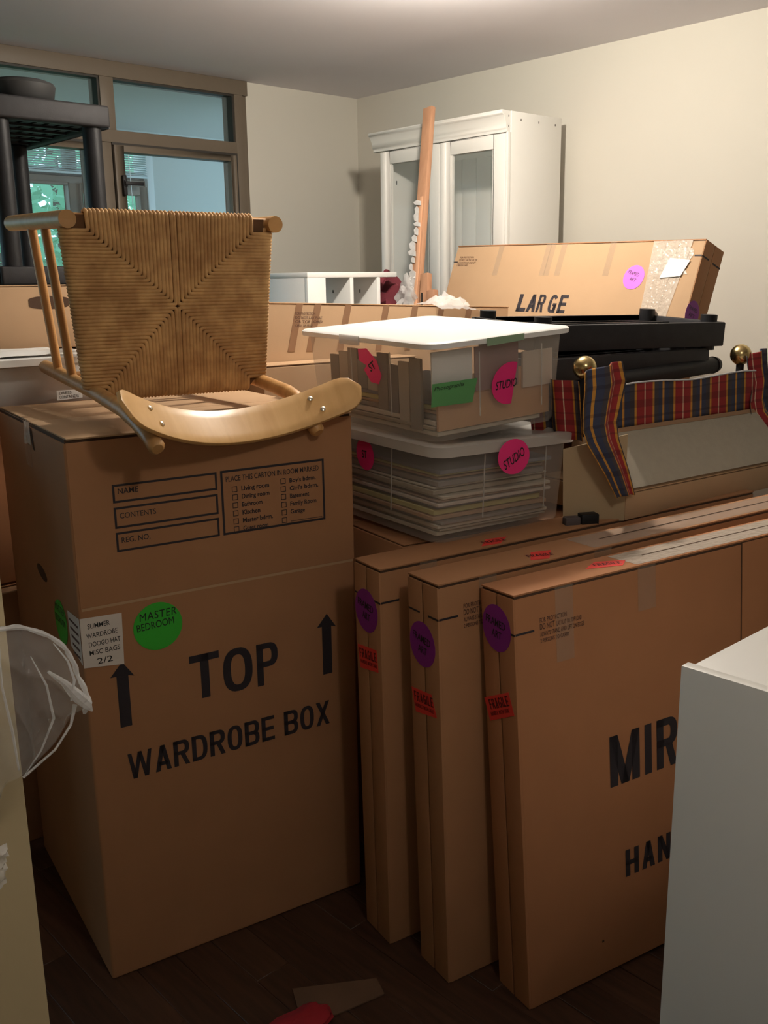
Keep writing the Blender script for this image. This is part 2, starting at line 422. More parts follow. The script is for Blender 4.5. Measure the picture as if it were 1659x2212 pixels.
for x0, x1 in ((2.092, 2.690), (1.012, 2.03), (-.068, .95)):
    g = MB(); t = .008
    g.box(x0, x1, YB-.012, YB+.03, 2.341-t, 2.341); g.box(x1-t, x1, YB-.012, YB+.03, 2.135, 2.333); g.obj('gasket', M_aludark, win)
for x0, x1 in ((2.063, 2.690), (1.008, 1.985), (-.052, .93)):
    s = MB(); s.box(x0+.006, x0+.05, YB-.03, YB+.03, .40, 2.076); s.box(x1-.04, x1-.008, YB-.03, YB+.03, .40, 2.076)
    s.box(x0+.05, x1-.04, YB-.03, YB+.03, 2.050, 2.076); s.box(x0+.05, x1-.04, YB-.03, YB+.03, .40, .46)
    sa = s.obj('sash', M_alu, win, bev=.002)
    box('pane', M_glass, (x0+.05, x1-.04, YB+.0, YB+.004, .46, 2.050), sa, bev=0)
    g = MB(); g.box(x0, x1, YB-.026, YB+.02, 2.076, 2.086); g.box(x1-.009, x1, YB-.026, YB+.02, .4, 2.076); g.obj('gasket', M_aludark, sa)
    if x0 > 2:
        hd = MB(); hd.box(x0+.028, x0+.044, YB-.05, YB-.03, 1.875, 1.955); hd.box(x0+.03, x0+.115, YB-.065, YB-.052, 1.915, 1.930); hd.box(x0+.03, x0+.044, YB-.055, YB-.045, 1.91, 1.935)
        hd.obj('handle', M_black, sa, bev=.002)
struct('trim_1', MB().box(-1.25, 2.765, YB-.06, YB, .32, .35), M_alu)

# sunroom beyond
SY = 5.5
struct('ceiling_sunroom', MB().box(XL-1, 5.0, YB+.14, SY+.2, ZC+.0, ZC+.1), M_sunwall)
struct('floor_sunroom', MB().box(XL-1, 5.0, YB+.14, SY+.2, -.1, -.01), M_floor)
sw = MB(); sw.box(3.17, 5.0, SY, SY+.15, 0, ZC); sw.box(XL-1, 3.17, SY, SY+.15, 0, .6); sw.box(XL-1, 3.17, SY, SY+.15, 2.335, ZC)
struct('wall_sunroom_back', sw, M_sunwall)
struct('wall_sunroom_right', MB().box(4.9, 5.0, YB+.14, SY, 0, ZC), M_sunwall)
w2 = thing('window_2', 'outer window of the sunroom with a raised blind and trees outside', None, (0, 0, 0)); w2['kind'] = 'structure'
box('reveal', M_lid, (3.125, 3.17, SY-.01, SY+.15, .6, 2.335), w2)
box('transom_bar', M_aludark, (XL-1, 3.125, SY+.03, SY+.08, 2.125, 2.165), w2)
box('transom_bar', M_alu, (XL-1, 3.125, SY+.02, SY+.09, 2.085, 2.122), w2)
for x in (2.63, 1.54, .44):
    box('mullion', M_alu, (x, x+.060, SY+.02, SY+.09, .6, 2.085), w2)
    box('mullion', M_alu, (x+.0, x+.06, SY+.02, SY+.09, 2.165, 2.335), w2)
for x0, x1, tt in ((2.69, 3.125, .05), (1.60, 2.63, .012), (.50, 1.54, .012)):
    s = MB(); s.box(x0, x0+.015, SY+.0, SY+.06, .6, 2.085); s.box(x1-tt, x1, SY+.0, SY+.06, .6, 2.085); s.box(x0+.015, x1-tt, SY+.0, SY+.06, 2.085-tt, 2.085)
    sa = s.obj('sash', M_alu, w2, bev=.002)
    box('pane', M_glass, (x0+.015, x1-tt, SY+.03, SY+.033, .6, 2.085-tt), sa, bev=0)
bl = thing('window_blind', 'raised slatted blind across the top of the sunroom window', 'blind', (0, SY-.03, 0))
box('head_rail', M_blind, (.2, 3.115, -.03, .02, 2.31, 2.333), bl)
sm = None
for k in range(13):
    if sm is None:
        o = MB().box(.22, 3.11, -.012, .012, -.0006, .0006).obj('slat', M_blind, bl); sm = o.data
    else: o = link('slat', sm, None, bl)
    o.location = (0, 0, 2.30-k*.0125); o.rotation_euler = (math.radians(25), 0, 0)
box('bottom_rail', M_blind, (.22, 3.11, -.012, .012, 2.130, 2.142), bl)
MB().tube([(2.98, -.03, 2.31), (3.0, -.03, 1.5), (2.99, -.03, .9)], .0025, 5).obj('pull_cord', M_lid, bl)

# outside
struct('ground', MB().box(-30, 40, SY+.2, 60, -.6, -.5), M_lawn)
def tree(x, y, h, r, n, m, label, seed):
    rr = random.Random(seed)
    t = thing('tree', label, 'tree', (x, y, -.5), group='trees outside the sunroom')
    MB().tube([(0, 0, 0), (.05, 0, h*.4), (-.1, .1, h*.8)], [.16, .13, .05], 8).obj('trunk', M_bark, t, smooth=True)
    mb = MB()
    for k in range(n):
        while True:  # leaves keep to clumps
            p = Vector((rr.uniform(-1, 1), rr.uniform(-1, 1), rr.uniform(-1, 1)))
            if p.length < 1 and noise.noise(p*2.2+Vector((seed, 0, 0))) > -.12: break
        c_ = Vector((p.x*r, p.y*r*.7, h*.55+p.z*h*.5)); a_ = Vector((rr.gauss(0, 1), rr.gauss(0, 1), rr.gauss(0, .6))).normalized()
        b_ = a_.cross(Vector((rr.gauss(0, 1), rr.gauss(0, 1), rr.gauss(0, 1)))).normalized(); s_ = rr.uniform(.05, .11)
        mb.quad(c_-a_*s_, c_+b_*s_*.5, c_+a_*s_, c_-b_*s_*.5)
    o = mb.obj('foliage', m, t); o['kind'] = 'stuff'
tree(3.3, 8.4, 4.8, 1.5, 4200, M_leaf, 'leafy green tree seen through the left sunroom pane', 3)
tree(6.3, 10.2, 5.0, 1.4, 4000, M_leafl, 'lighter green tree behind the right sunroom pane', 8)
tree(.0, 9.4, 5.0, 1.6, 2500, M_leaf, 'green tree farthest left beyond the sunroom', 15)
tree(7.2, 15.5, 6.5, 3.2, 5200, M_leaf, 'distant green tree between the two nearer trees', 21)

# ceiling lamp (just above the frame)
lp = thing('ceiling_light', 'round glass ceiling lamp mounted flush above the bins', 'light', (2.15, 2.03, ZC))
MB().tube([(0, 0, 0), (0, 0, -.02)], .07, 32).obj('base', M_white, lp, smooth=True)
MB().tube([(0, 0, -.02), (0, 0, -.045)], .012, 12).obj('stem', M_white, lp, smooth=True)
MB().ball((0, 0, -.087), .044, 28, 16).obj('glass_globe', M_globe, lp, smooth=True)
fill_lp = thing('ceiling_light', 'added fill lamp, unseen, on the ceiling over the place of the camera', 'light', (.72, .00, ZC))  # made-up lamp, added to warm and brighten the chest and carton fronts
MB().tube([(0, 0, 0), (0, 0, -.02)], .07, 32).obj('base', M_white, fill_lp, smooth=True)
MB().tube([(0, 0, -.02), (0, 0, -.075)], .012, 12).obj('stem', M_white, fill_lp, smooth=True)
MB().ball((0, 0, -.14), .070, 28, 16).obj('glass_globe', M_fillglobe, fill_lp, smooth=True)

# ------------------------------------------------------------------ cartons
def slanted_flaps(t, Wd, Dp, Hh, m, over=.001):
    """two top flaps meeting in the middle, with a dark joint"""
    for s in (0, 1):
        y0, y1 = (0, Dp/2-.0015) if s == 0 else (Dp/2+.0015, Dp)
        box('top_flap', m, (.003, Wd-.002, y0+.001, y1-.001, Hh-.004, Hh), t, bev=.0015)
def carton(label, loc, az, tx, ty, Wd, Dp, Hh, m=M_card, group=None, name='moving_carton', flaps=True):
    t = thing(name, label, 'carton', loc, az, tx, ty, group)
    box('body', m, (0, Wd, 0, Dp, 0, Hh-(.0055 if flaps else 0)), t, bev=.004)
    if flaps:
        box('flap_joint', M_core, (.004, Wd-.004, .004, Dp-.004, Hh-.007, Hh-.004), t, bev=0)
        slanted_flaps(t, Wd, Dp, Hh, m)
    return t

# wardrobe box
WBW, WBD, WBH = .645, .625, 1.215
wbx = thing('wardrobe_box', 'tall brown wardrobe carton printed TOP with arrows, chair lying on it', 'carton', (.789, 1.775, 0), 10.4)
bd = MB(); bd.box(0, WBW, 0, WBD, 0, WBH-.009); bd.obj('body', M_card2, wbx, bev=.006, seg=3)
box('flap_joint', M_core, (.003, WBW-.003, .003, WBD-.003, WBH-.0105, WBH-.0035), wbx, bev=0)
box('top_flap', M_card, (.006, WBW+.002, -.001, WBD/2-.002, WBH-.004, WBH), wbx, bev=.0015)
box('top_flap', M_card, (.008, WBW, WBD/2+.002, WBD, WBH-.004, WBH), wbx, bev=.0015)
# outer sleeve of the upper third, ending in the score line
sl = MB(); sl.box(.004, WBW-.001, -.0012, .0, .868, WBH-.009); sl.obj('front_panel', M_card2, wbx, bev=.0005, seg=1)
strip(wbx, FRONT, .006, WBW-.004, .862, .868, M_card, 'score_line', .0002)
def wl(u): return -u   # LEFT plane runs towards the viewer, so depth y -> u=-y
o = MB()
hole = [(.300+.045*math.cos(k*PI/10)*1.0, .871+.015*math.sin(k*PI/10)) for k in range(20)]
patch(wbx, LEFT, [(-a_, b_+(.30-a_)*-.12) for a_, b_ in hole], M_core, 'hand_hole', .0002)
strip(wbx, LEFT, -.340, -.285, 1.115, WBH, M_tape, 'tape', .0005)
o = MB().grid(lambda u, v: (-.004-.004*math.sin(u*9)*v, .265+.05*u, WBH+.004-.05*v+.003*math.sin(u*14)), 8, 6).obj('torn_tape', M_tapew, wbx, smooth=True)
patch(wbx, LEFT, [(-.262, 1.16), (-.250, 1.158), (-.262, 1.205), (-.285, 1.208)], M_core, 'tear', .0008)
# printed form
T = .0045
for v0, v1, s in ((1.076, 1.114, 'NAME'), (1.023, 1.067, 'CONTENTS'), (.974, 1.015, 'REG. NO.')):
    frame_rect(wbx, FRONT, .087, .311, v0, v1, T, M_ink, off=.0016)
for v0, s, w in ((1.094, 'NAME', .042), (1.043, 'CONTENTS', .076), (.992, 'REG. NO.', .060)):
    text(wbx, s, FRONT, .098, .098+w, v0, v0+.0115, M_ink, .0018, .008)
frame_rect(wbx, FRONT, .319, .570, .974, 1.1155, .0050, M_ink, off=.0016)
text(wbx, 'PLACE THIS CARTON IN ROOM MARKED', FRONT, .331, .556, 1.090, 1.102, M_ink, .0018, .008)
for col, rows in ((.344, ('Living room', 'Dining room', 'Bathroom', 'Kitchen', 'Master bdrm.', 'Guest room')), (.460, ("Boy's bdrm.", "Girl's bdrm.", 'Basement', 'Family Room', 'Garage', ''))):
    for k, s in enumerate(rows):
        z = 1.066-k*.0178
        if col > .4: z += .0035
        frame_rect(wbx, FRONT, col, col+.0125, z, z+.0125, .0015, M_ink, 'check_box', off=.0016)
        if s: text(wbx, s, FRONT, col+.022, col+.022+len(s)*.0060, z+(-.002 if 'g' in s or 'y' in s else 0.001), z+.0115, M_ink, .0018, .022)
        else: frame_rect(wbx, FRONT, col+.022, .562, z+.001, z+.0025, .0006, M_ink, 'printed_rule', off=.0016)
block(wbx, 'T', FRONT, .224, .293, .613, .716, name='letter', stem=.27)
block(wbx, 'O', FRONT, .301, .372, .609, .712, name='letter', stem=.26)
block(wbx, 'P', FRONT, .383, .436, .607, .708, name='letter', stem=.30)
block(wbx, 'WARDROBE BOX', FRONT, .074, .566, .468, .528, stem=.28, gap=.17)
for ux, vt, vb in ((.077, .738, .592), (.565, .746, .596)):
    pts = [(ux-.0125, vb), (ux+.0125, vb), (ux+.0125, vt-.032), (ux+.0255, vt-.036), (ux+.0015, vt), (ux-.0255, vt-.030), (ux-.0125, vt-.030)]
    patch(wbx, FRONT, pts, M_ink, 'printed_arrow', .0003)
st = disc(wbx, FRONT, .161, .800, .0535, .0525, M_green, off=.0006)
text(st, 'MASTER', FRONT, .122, .203, .818, .835, M_marker, .0014, .0, rot=.03, shear=.1, name='handwriting', spacing=1.1)
text(st, 'BEDROOM', FRONT, .115, .196, .797, .813, M_marker, .0014, .0, rot=.05, name='handwriting', spacing=1.0)
st = disc(wbx, LEFT, -.158, .795, .052, .050, M_green, off=.0006)
text(st, 'MASTER', LEFT, -.198, -.120, .815, .832, M_marker, .0014, name='handwriting'); text(st, 'BEDROOM', LEFT, -.203, -.118, .79, .806, M_marker, .0014, name='handwriting')
# handwritten contents label folded round the corner
lb = patch(wbx, FRONT, [(.000, .742), (.083, .733), (.086, .845), (.0, .848)], M_paper, 'paper_label', .0010)
for s, u0, u1, v in (('SUMMER', .014, .060, .824), ('WARDROBE', .010, .075, .804), ('DOOGO HAT', .014, .079, .785), ('MISC BAGS', .014, .077, .767), ('2/2', .028, .060, .745)):
    text(lb, s, FRONT, u0, u1, v, v+(.0105 if s != '2/2' else .013), M_marker, .0018, .004, name='handwriting', rot=.02)
lb = patch(wbx, LEFT, [(-.085, .765), (-.0, .748), (.0, .848), (-.090, .842)], M_paper, 'paper_label', .0010)
for k in range(5):
    strip(lb, LEFT, -.078+.004*k, -.012, .824-k*.017, .829-k*.017, M_inkf, 'printed_rule', .0016)

# three picture cartons standing side by side
def picture_carton(label, loc, az, tx, ty, t_, h, L_, m, uline, sticker, fragile, topfrag, seamx=None, tm=None, spot=False, dn=True, shine=None):
    t = thing('picture_carton', label, 'carton', loc, az, tx, ty, 'flat picture cartons standing on edge')
    box('body', m, (.002, L_, 0, t_, 0, h-.0085), t, bev=.003)
    box('flap_joint', M_core, (.001, L_-.003, .0010, t_-.003, h-.0100, h-.0040), t, bev=0)
    box('top_flap', m, (-.001, L_, .0, t_, h-.0045, h), t, bev=.0015)
    sy = .055
    box('end_flap', m, (-.0025, .004, .001, sy-.0022, .002, h-.0085), t, bev=.0006)
    box('end_flap', m, (-.0025, .004, sy+.0022, t_-.001, .002, h-.0085), t, bev=.0006)
    box('end_joint', M_core, (.0005, .004, sy-.004, sy+.004, .002, h-.009), t, bev=0)
    # printed level line that wraps round the corner
    strip(t, FRONT, .0, .046, uline-.0022, uline+.0022, M_ink, 'printed_line', .0003)
    strip(t, LEFT, -.036, .002, uline-.0022, uline+.0022, M_ink, 'printed_line', .0028)
    strip(t, LEFT, -t_+.002, -.066, uline-.0016, uline+.0022, M_ink, 'printed_line', .0028)
    if dn:
        for s, u1, v0, hh, mm in (('FOR PROTECTION', .128, .844, .0095, M_inkf), ('DO NOT', .097, .829, .0125, M_inkf), ('LAY FLAT OR TOP LOAD', .166, .829, .0095, M_inkf), ('ALWAYS STAND AND LIFT ON EDGE', .172, .815, .0095, M_inkf), ('2 PERSONS TO CARRY', .134, .802, .0085, M_inkf)):
            u0 = .102 if s.startswith('LAY') else .060
            text(t, s, FRONT, u0, u1, v0+uline-.831, v0+uline-.831+hh, mm, .0008, .01)
    y, z = sticker
    s_ = disc(t, LEFT, -y, z, .047, .049, M_purple, off=.0028)
    text(s_, 'FRAMED', LEFT, -y-.034, -y+.030, z+.004, z+.020, M_marker, .0036, .01, name='handwriting', rot=-.12)
    text(s_, 'ART', LEFT, -y-.016, -y+.016, z-.020, z-.004, M_marker, .0036, .01, name='handwriting', rot=-.1)
    s_ = patch(t, LEFT, [(-a_, b_) for a_, b_ in fragile], M_red, 'fragile_label', .0028)
    cx = -sum(p[0] for p in fragile)/4; cz = sum(p[1] for p in fragile)/4
    r_ = math.atan2(fragile[1][1]-fragile[0][1], -(fragile[1][0]-fragile[0][0]))
    block(s_, 'FRAGILE', LEFT, cx-.036, cx+.036, cz-.002, cz+.019, M_inkr, .0036, stem=.34, gap=.2, rot=r_)
    block(s_, 'HANDLE WITH CARE', LEFT, cx-.032, cx+.038, cz-.015, cz-.007, M_inkr, .0036, stem=.3, rot=r_)
    T_ = TOPF(h)
    s_ = patch(t, T_, topfrag, M_red, 'fragile_label', .0003)
    cx = sum(p[0] for p in topfrag)/4; cy = sum(p[1] for p in topfrag)/4
    block(s_, 'FRAGILE', T_, cx-.03, cx+.03, cy-.008, cy+.010, M_inkr, .001, stem=.34, rot=math.atan2(topfrag[1][1]-topfrag[0][1], topfrag[1][0]-topfrag[0][0]))
    if seamx:
        strip(t, FRONT, seamx, seamx+.003, 0, h-.005, M_core, 'panel_seam', .0003)
        box('outer_sleeve', m, (seamx+.003, L_+.002, -.002, t_+.002, 0.0, h-.0065), t, bev=.001)
    strip(t, FRONT, .100, .145, h-.16, h-.004, M_tape, 'tape', .0004)
    if shine:
        strip(t, T_, shine[0], shine[1], .006, t_-.012, tm or M_tapew, 'tape', .0004)
        strip(t, T_, shine[0]+.06, shine[1], .052, .056, M_core, 'panel_seam', .0009)
        strip(t, FRONT, shine[0]-.005, shine[0]+.045, h-.10, h-.004, M_tape, 'tape', .0004)
    return t
m1 = picture_carton('front picture carton, nearest of the three, printed MI at its cut edge', (1.388, 1.078, 0), 13.2, -3.2, -1.6, .108, .912, 1.02, M_card3, .831,
    (.058, .832), [(.112, .668), (.027, .706), (.010, .662), (.095, .622)], [(.225, .052), (.300, .022), (.335, .050), (.275, .082)], seamx=.631, shine=(.325, 1.0))
for s, u0, u1 in (('M', .233, .318), ('I', .333, .353), ('R', .368, .430), ('R', .445, .507), ('O', .522, .585)):
    block(m1, s, FRONT, u0, u1, .437, .553, name='letter', stem=.33 if s != 'I' else .32)
block(m1, 'HANDLE WITH CARE', FRONT, .272, .96, .212, .276, stem=.34, gap=.25)
strip(m1, FRONT, .200, .206, .079, .084, M_core, 'scuff', .0003)
m2 = picture_carton('middle picture carton of the three, purple sticker hanging lowest', (1.322, 1.251, 0), 11.5, -1.0, -1.15, .110, .917, 1.15, M_card2, .842,
    (.060, .774), [(.108, .664), (.032, .672), (.014, .626), (.094, .612)], [(.250, .018), (.290, .000+.004), (.335, .052), (.290, .066)], shine=(.42, 1.12), tm=film('clear_tape_thin', (.70, .60, .50), .28, rough=.15, lucent=0, bump=.5, bscale=60))
m3 = picture_carton('rear picture carton of the three, under the clear bins, beside the wardrobe box', (1.317, 1.434, 0), 10.9, 0, -.87, .106, .914, 1.2, M_card2, .838,
    (.058, .806), [(.100, .716), (.020, .726), (.014, .676), (.092, .662)], [(.275, .010), (.325, .004), (.372, .040), (.318, .050)], dn=False)

# carton under the back half of the bins
carton('low brown carton behind the rear picture carton, carrying the clear bins', (1.500, 1.572, 0), 11, 0, 0, .78, .52, .902, M_card2)

# bins -------------------------------------------------------------
def rrect(x0, x1, y0, y1, r, n=6):
    pts = []
    for cx, cy, a0 in ((x1-r, y0+r, -PI/2), (x1-r, y1-r, 0), (x0+r, y1-r, PI/2), (x0+r, y0+r, PI)):
        for k in range(n+1):
            t = a0+PI/2*k/n; pts.append((cx+r*math.cos(t), cy+r*math.sin(t)))
    return pts
def loft(rings, closed_top=False, closed_bottom=True):
    mb = MB(); n = len(rings[0][0])
    for pts, z in rings: mb.v += [(x, y, z) for x, y in pts]
    for k in range(len(rings)-1):
        for q in range(n):
            A = k*n+q; B = k*n+(q+1) % n; mb.f.append((A, B, B+n, A+n))
    if closed_bottom: mb.f.append(tuple(range(n))[::-1])
    if closed_top: mb.f.append(tuple(range((len(rings)-1)*n, len(rings)*n)))
    return mb
def bin_(name, label, loc, az, tx, ty, a_, b_, h, ins, lidmat, lidh=.014, group=None, tub=None):
    t = thing(name, label, 'storage bin', loc, az, tx, ty, group)
    R = .035; e = .012
    mb = loft([(rrect(ins, a_-ins, ins, b_-ins, R), -h), (rrect(ins-.006, a_-ins+.006, ins-.006, b_-ins+.006, R), -h+.012),
               (rrect(e+.004, a_-e-.004, e+.004, b_-e-.004, R), -lidh-.004), (rrect(e-.002, a_-e+.002, e-.002, b_-e+.002, R), -lidh-.002)])
    mb.obj('tub', tub or M_bin, t, smooth=True)
    rb = MB()
    for x in (a_*.36, a_*.80):     # moulded ribs
        rb.box(x-.001, x+.001, e+.012, e+.014, -h*.80, -lidh-.02)
    for y in (b_*.33, b_*.62):
        rb.box(e+.012, e+.014, y-.001, y+.001, -h*.80, -lidh-.02)
    rb.obj('ribs', M_binrim, t)
    n = rrect(0, a_, 0, b_, R+.006)
    if lidmat == M_lid:
        l = loft([(n, -lidh), (rrect(-.001, a_+.001, -.001, b_+.001, R+.006), -.003), (rrect(.004, a_-.004, .004, b_-.004, R), 0), (rrect(.03, a_-.03, .03, b_-.03, R), -.0015)], closed_top=True, closed_bottom=True)
        l.obj('lid', lidmat, t, smooth=True, angle=60)
    else:
        l = loft([(n, -lidh-.012), (rrect(-.002, a_+.002, -.002, b_+.002, R+.006), -.003), (rrect(.005, a_-.005, .005, b_-.005, R), 0), (rrect(.028, a_-.028, .028, b_-.028, R), -.001), (rrect(.034, a_-.034, .034, b_-.034, R), -.010)], closed_top=True, closed_bottom=True)
        l.obj('lid', lidmat, t, smooth=True, angle=60)
    return t
def bplane_front(h, ins, e=.010):
    d = (ins-e)/(h-.02); return (Vector((0, e-.0012, -.02)), Vector((1, 0, 0)), Vector((0, d, -1)).normalized()*-1, Vector((0, -1, -d)).normalized())
def bplane_left(h, ins, e=.010):
    d = (ins-e)/(h-.02); return (Vector((e-.0012, 0, -.02)), Vector((0, -1, 0)), Vector((d, 0, -1)).normalized()*-1, Vector((-1, 0, -d)).normalized())
HU = .226
ub = bin_('storage_bin', 'upper clear plastic bin with white lid, green paper and pink STUDIO stickers', (1.488, 1.469, 1.370), 8.1, 1.4, -3.0, .437, .576, HU, .033, M_lid)
FP = bplane_front(HU, .033); LP = bplane_left(HU, .033)
g = patch(ub, FP, [(.014, -.122), (.132, -.126), (.143, -.071), (.015, -.070)], M_greenp, 'paper_label', .0008)
text(g, 'Photographs', FP, .020, .105, -.088, -.076, M_marker, .0018, .0, rot=.03, shear=.3, name='handwriting')
pk = [(.243+.055*math.cos(t), -.095+.050*math.sin(t)) for t in [PI/2-.35+k*(PI+.5)/24 for k in range(25)]]
s_ = patch(ub, FP, [(min(u, .268), v) for u, v in pk], M_pink, 'sticker', .0008)
text(s_, 'STUDIO', FP, .199, .264, -.106, -.086, M_marker, .0018, .01, name='handwriting', rot=.05, shear=.2)
s_ = patch(ub, LP, [(-.300, -.012), (-.262, -.008), (-.225, -.035), (-.213, -.070), (-.230, -.092), (-.262, -.090), (-.285, -.062), (-.272, -.050), (-.302, -.040)], M_pink, 'sticker', .0008)
text(s_, 'ST', LP, -.262, -.235, -.060, -.040, M_marker, .0018, .02, name='handwriting', rot=.5)
patch(ub, (FP[0]+Vector((0, -.012, .0)), FP[1], Vector((0, 0, 1)), Vector((0, -1, 0))), [(.157, .000), (.268, .004), (.268, .019), (.157, .018)], mat('tape_pale_green', (.26, .38, .24), .6), 'green_tape', .0004)
box('latch', M_binrim, (-.006, -.001, .275, .360, -.022, .001), ub)
lwb = bin_('storage_bin', 'lower clear plastic bin with milky lid, packed with papers and magazines', (1.483, 1.442, 1.149), 6.3, 1.3, 1.0, .453, .600, .229, .030, M_binrim)
FP2 = bplane_front(.229, .030); LP2 = bplane_left(.229, .030)
pl_ = (Vector((0, -.006, 0)), Vector((1, 0, 0)), Vector((0, .06, 1)).normalized(), Vector((0, -1, .06)).normalized())
s_ = disc(lwb, pl_, .222, -.040, .050, .041, M_pink, off=.0004)
text(s_, 'STUDIO', pl_, .186, .258, -.055, -.033, M_marker, .0014, .01, name='handwriting', rot=.45, shear=.2)
s_ = disc(lwb, LP2, -.288, -.040, .036, .040, M_pink, off=.0008)
text(s_, 'ST', LP2, -.300, -.280, -.05, -.03, M_marker, .0018, .02, name='handwriting')
# what is in the bins: folders and magazines, individually
PAPC = [(.58, .52, .42), (.42, .36, .28), (.66, .60, .50), (.30, .27, .25), (.50, .33, .22), (.55, .50, .22), (.22, .22, .25), (.62, .55, .48), (.40, .30, .24)]
def papers(root, n, h, ins, a_, b_, label, group, zmax, seed, cat='magazine'):
    rr = random.Random(seed); z = -h+.004
    for k in range(n):
        t_ = rr.uniform(.006, .014)
        if z+t_ > -zmax: break
        g_ = rr.uniform(.006, .03); x0 = ins+.008+rr.uniform(0, .02); y0 = ins+.010+rr.uniform(0, .02); x1 = a_-ins-.010-g_; y1 = b_-ins-.012-rr.uniform(0, .05)
        m = mat('paper_%d' % (k % 9), PAPC[k % 9], .8)
        mb = MB().box(x0, x1, y0, y1, 0, t_-.001)
        o = mb.obj('magazine', m, None, bev=.0015, seg=1)
        o.matrix_world = root.matrix_world @ Matrix.Translation((0, 0, z)) @ Matrix.Rotation(rr.uniform(-.010, .010), 4, 'Z')
        tag(o, label, cat, group); z += t_+.0008
papers(lwb, 22, .225, .030, .453, .600, 'flat papers and magazines stacked inside the lower clear bin', 'papers in the lower bin', .060, 5)
papers(ub, 10, .222, .033, .437, .576, 'flat papers lying at the bottom of the upper clear bin', 'papers in the upper bin', .135, 6)
def in_bin(root, mb, name, m, label, cat='papers'):
    o = mb.obj(name, m, None, bev=0); o.matrix_world = root.matrix_world.copy(); return tag(o, label, cat)
in_bin(ub, MB().box(.030, .145, .036, .040, -.125, -.024), 'printed_sheet', mat('sheet_white', (.80, .78, .74), .7), 'white printed sheet standing behind the green paper in the upper bin', 'paper')
in_bin(ub, MB().box(.155, .285, .036, .041, -.125, -.024), 'picture_print', mat('sheet_mauve', (.30, .17, .15), .6, var=.3, scale=12), 'brownish mauve picture standing upright in the upper bin', 'picture')
in_bin(ub, MB().box(.050, .390, .043, .050, -.205, -.085), 'brown_folder', mat('folder_tan', (.55, .31, .16), .7, var=.1, scale=10), 'tan folder standing along the front of the upper bin', 'folder')
in_bin(ub, MB().box(.300, .395, .036, .042, -.135, -.050), 'folded_sheet', mat('sheet_cream', (.62, .52, .42), .7), 'cream folded sheet at the right end of the upper bin', 'paper')
fm = MB(); fm.box(.10, .36, .034, .040, -.195, -.189, Matrix.Rotation(.10, 4, 'Y')); fm.box(.085, .093, .034, .040, -.225, -.17)
for k in range(9):
    x = .05+.0
    in_bin(ub, MB().box(.045+k*.004, .052+k*.004, .10+k*.05, .142+k*.05, -.21, -.045-.012*(k % 3)), 'leaning_booklet', mat('booklet_%d' % (k % 3), [(.33, .29, .25), (.52, .46, .38), (.25, .23, .22)][k % 3], .8), 'grey booklet stood along the left side of the upper bin', 'booklet')['group'] = 'booklets along the side of the upper bin'

# crumpled paper behind the upper bin's lid -> lies on the long carton
# ------------------------------------------------------------------ low carton, ottoman, black shelf pieces
oc = carton('flat brown carton under the plaid ottoman, one end flap sticking out', (1.993, 1.295, .920), 7.0, 0, 0, .72, .30, .072, M_card)
mb = MB(); mb.prism([(0, 0), (.150, 0), (.155, .180), (0, .215)], Vector((-.80, .60, 0)), (0, 0, 1), (.6, .8, 0), (-.001, .002, .0), .004)
mb.obj('end_flap', mat('cardboard_pale', (.46, .34, .20), .75, var=.05, scale=8), oc)
bb = thing('foam_block', 'small black block lying on the cartons beside the lower clear bin', 'block', (1.878, 1.340, .919), 30)
box('block', M_black, (0, .045, 0, .03, 0, .028), bb, bev=.003)
box('grey_foot', mat('grey_pad', (.10, .08, .08), .8), (-.04, -.002, .002, .028, 0, .022), bb, bev=.003)

OT = thing('ottoman', 'plaid skirted ottoman lying on its side, grey underside facing out', 'ottoman', (1.993, 1.295, .992), 7.0)
sec = [(.002, .0), (.100, .130), (.215, .120), (.215, .0)]
mb = MB(); mb.prism(sec, (0, 1, 0), (0, 0, 1), (1, 0, 0), (.03, 0, 0), .66); mb.obj('body', mat('ottoman_frame', (.30, .19, .10), .8), OT, bev=.004)
# grey dust cover on the underside (tilted plane)
th = math.atan2(.130, .098); U_ = Vector((1, 0, 0)); V_ = Vector((0, math.cos(th), math.sin(th))); N_ = Vector((0, -math.sin(th), math.cos(th)))
DC = (Vector((.024, -.001, .002)), U_, V_, N_)
patch(OT, DC, [(0, .004), (.665, .004), (.640, .158), (.010, .158)], M_dust, 'dust_cover', .0005, .0015)
patch(OT, DC, [(-.004, .158), (.640, .158), (.640, .170), (-.004, .170)], mat('ottoman_rail', (.30, .17, .09), .7), 'edge_rail', .0002, .003)
def cloth(name, fn, uvfn, nu, nv, parent, m=M_plaid, th_=.0018):
    mb = MB().grid(fn, nu, nv); me = D.meshes.new(name); me.from_pydata(mb.v, [], mb.f)
    uv = me.uv_layers.new(name='UVMap')
    for p in me.polygons:
        p.use_smooth = True
        for li in p.loop_indices:
            vi = me.loops[li].vertex_index; aa = vi//(nv+1); b2 = vi % (nv+1); uv.data[li].uv = uvfn(aa/nu, b2/nv)
    o = link(name, me, m, parent); sd = o.modifiers.new('thick', 'SOLIDIFY'); sd.thickness = th_; return o
# skirt strip rising behind the underside
cloth('skirt', lambda u, v: (.076+u*.585, .103+.003*math.sin(u*22)+.006*v, .132+v*(.112+.004*math.sin(u*9))), lambda u, v: (.076+u*.585-.1025, v*.11), 60, 6, OT)
MB().tube([(.080+k*.0585, .1085+.003*math.sin(k*2.2), .2455+.004*math.sin(k*.9)) for k in range(11)], .0022, 6).obj('skirt_hem', M_lining, OT, smooth=True)
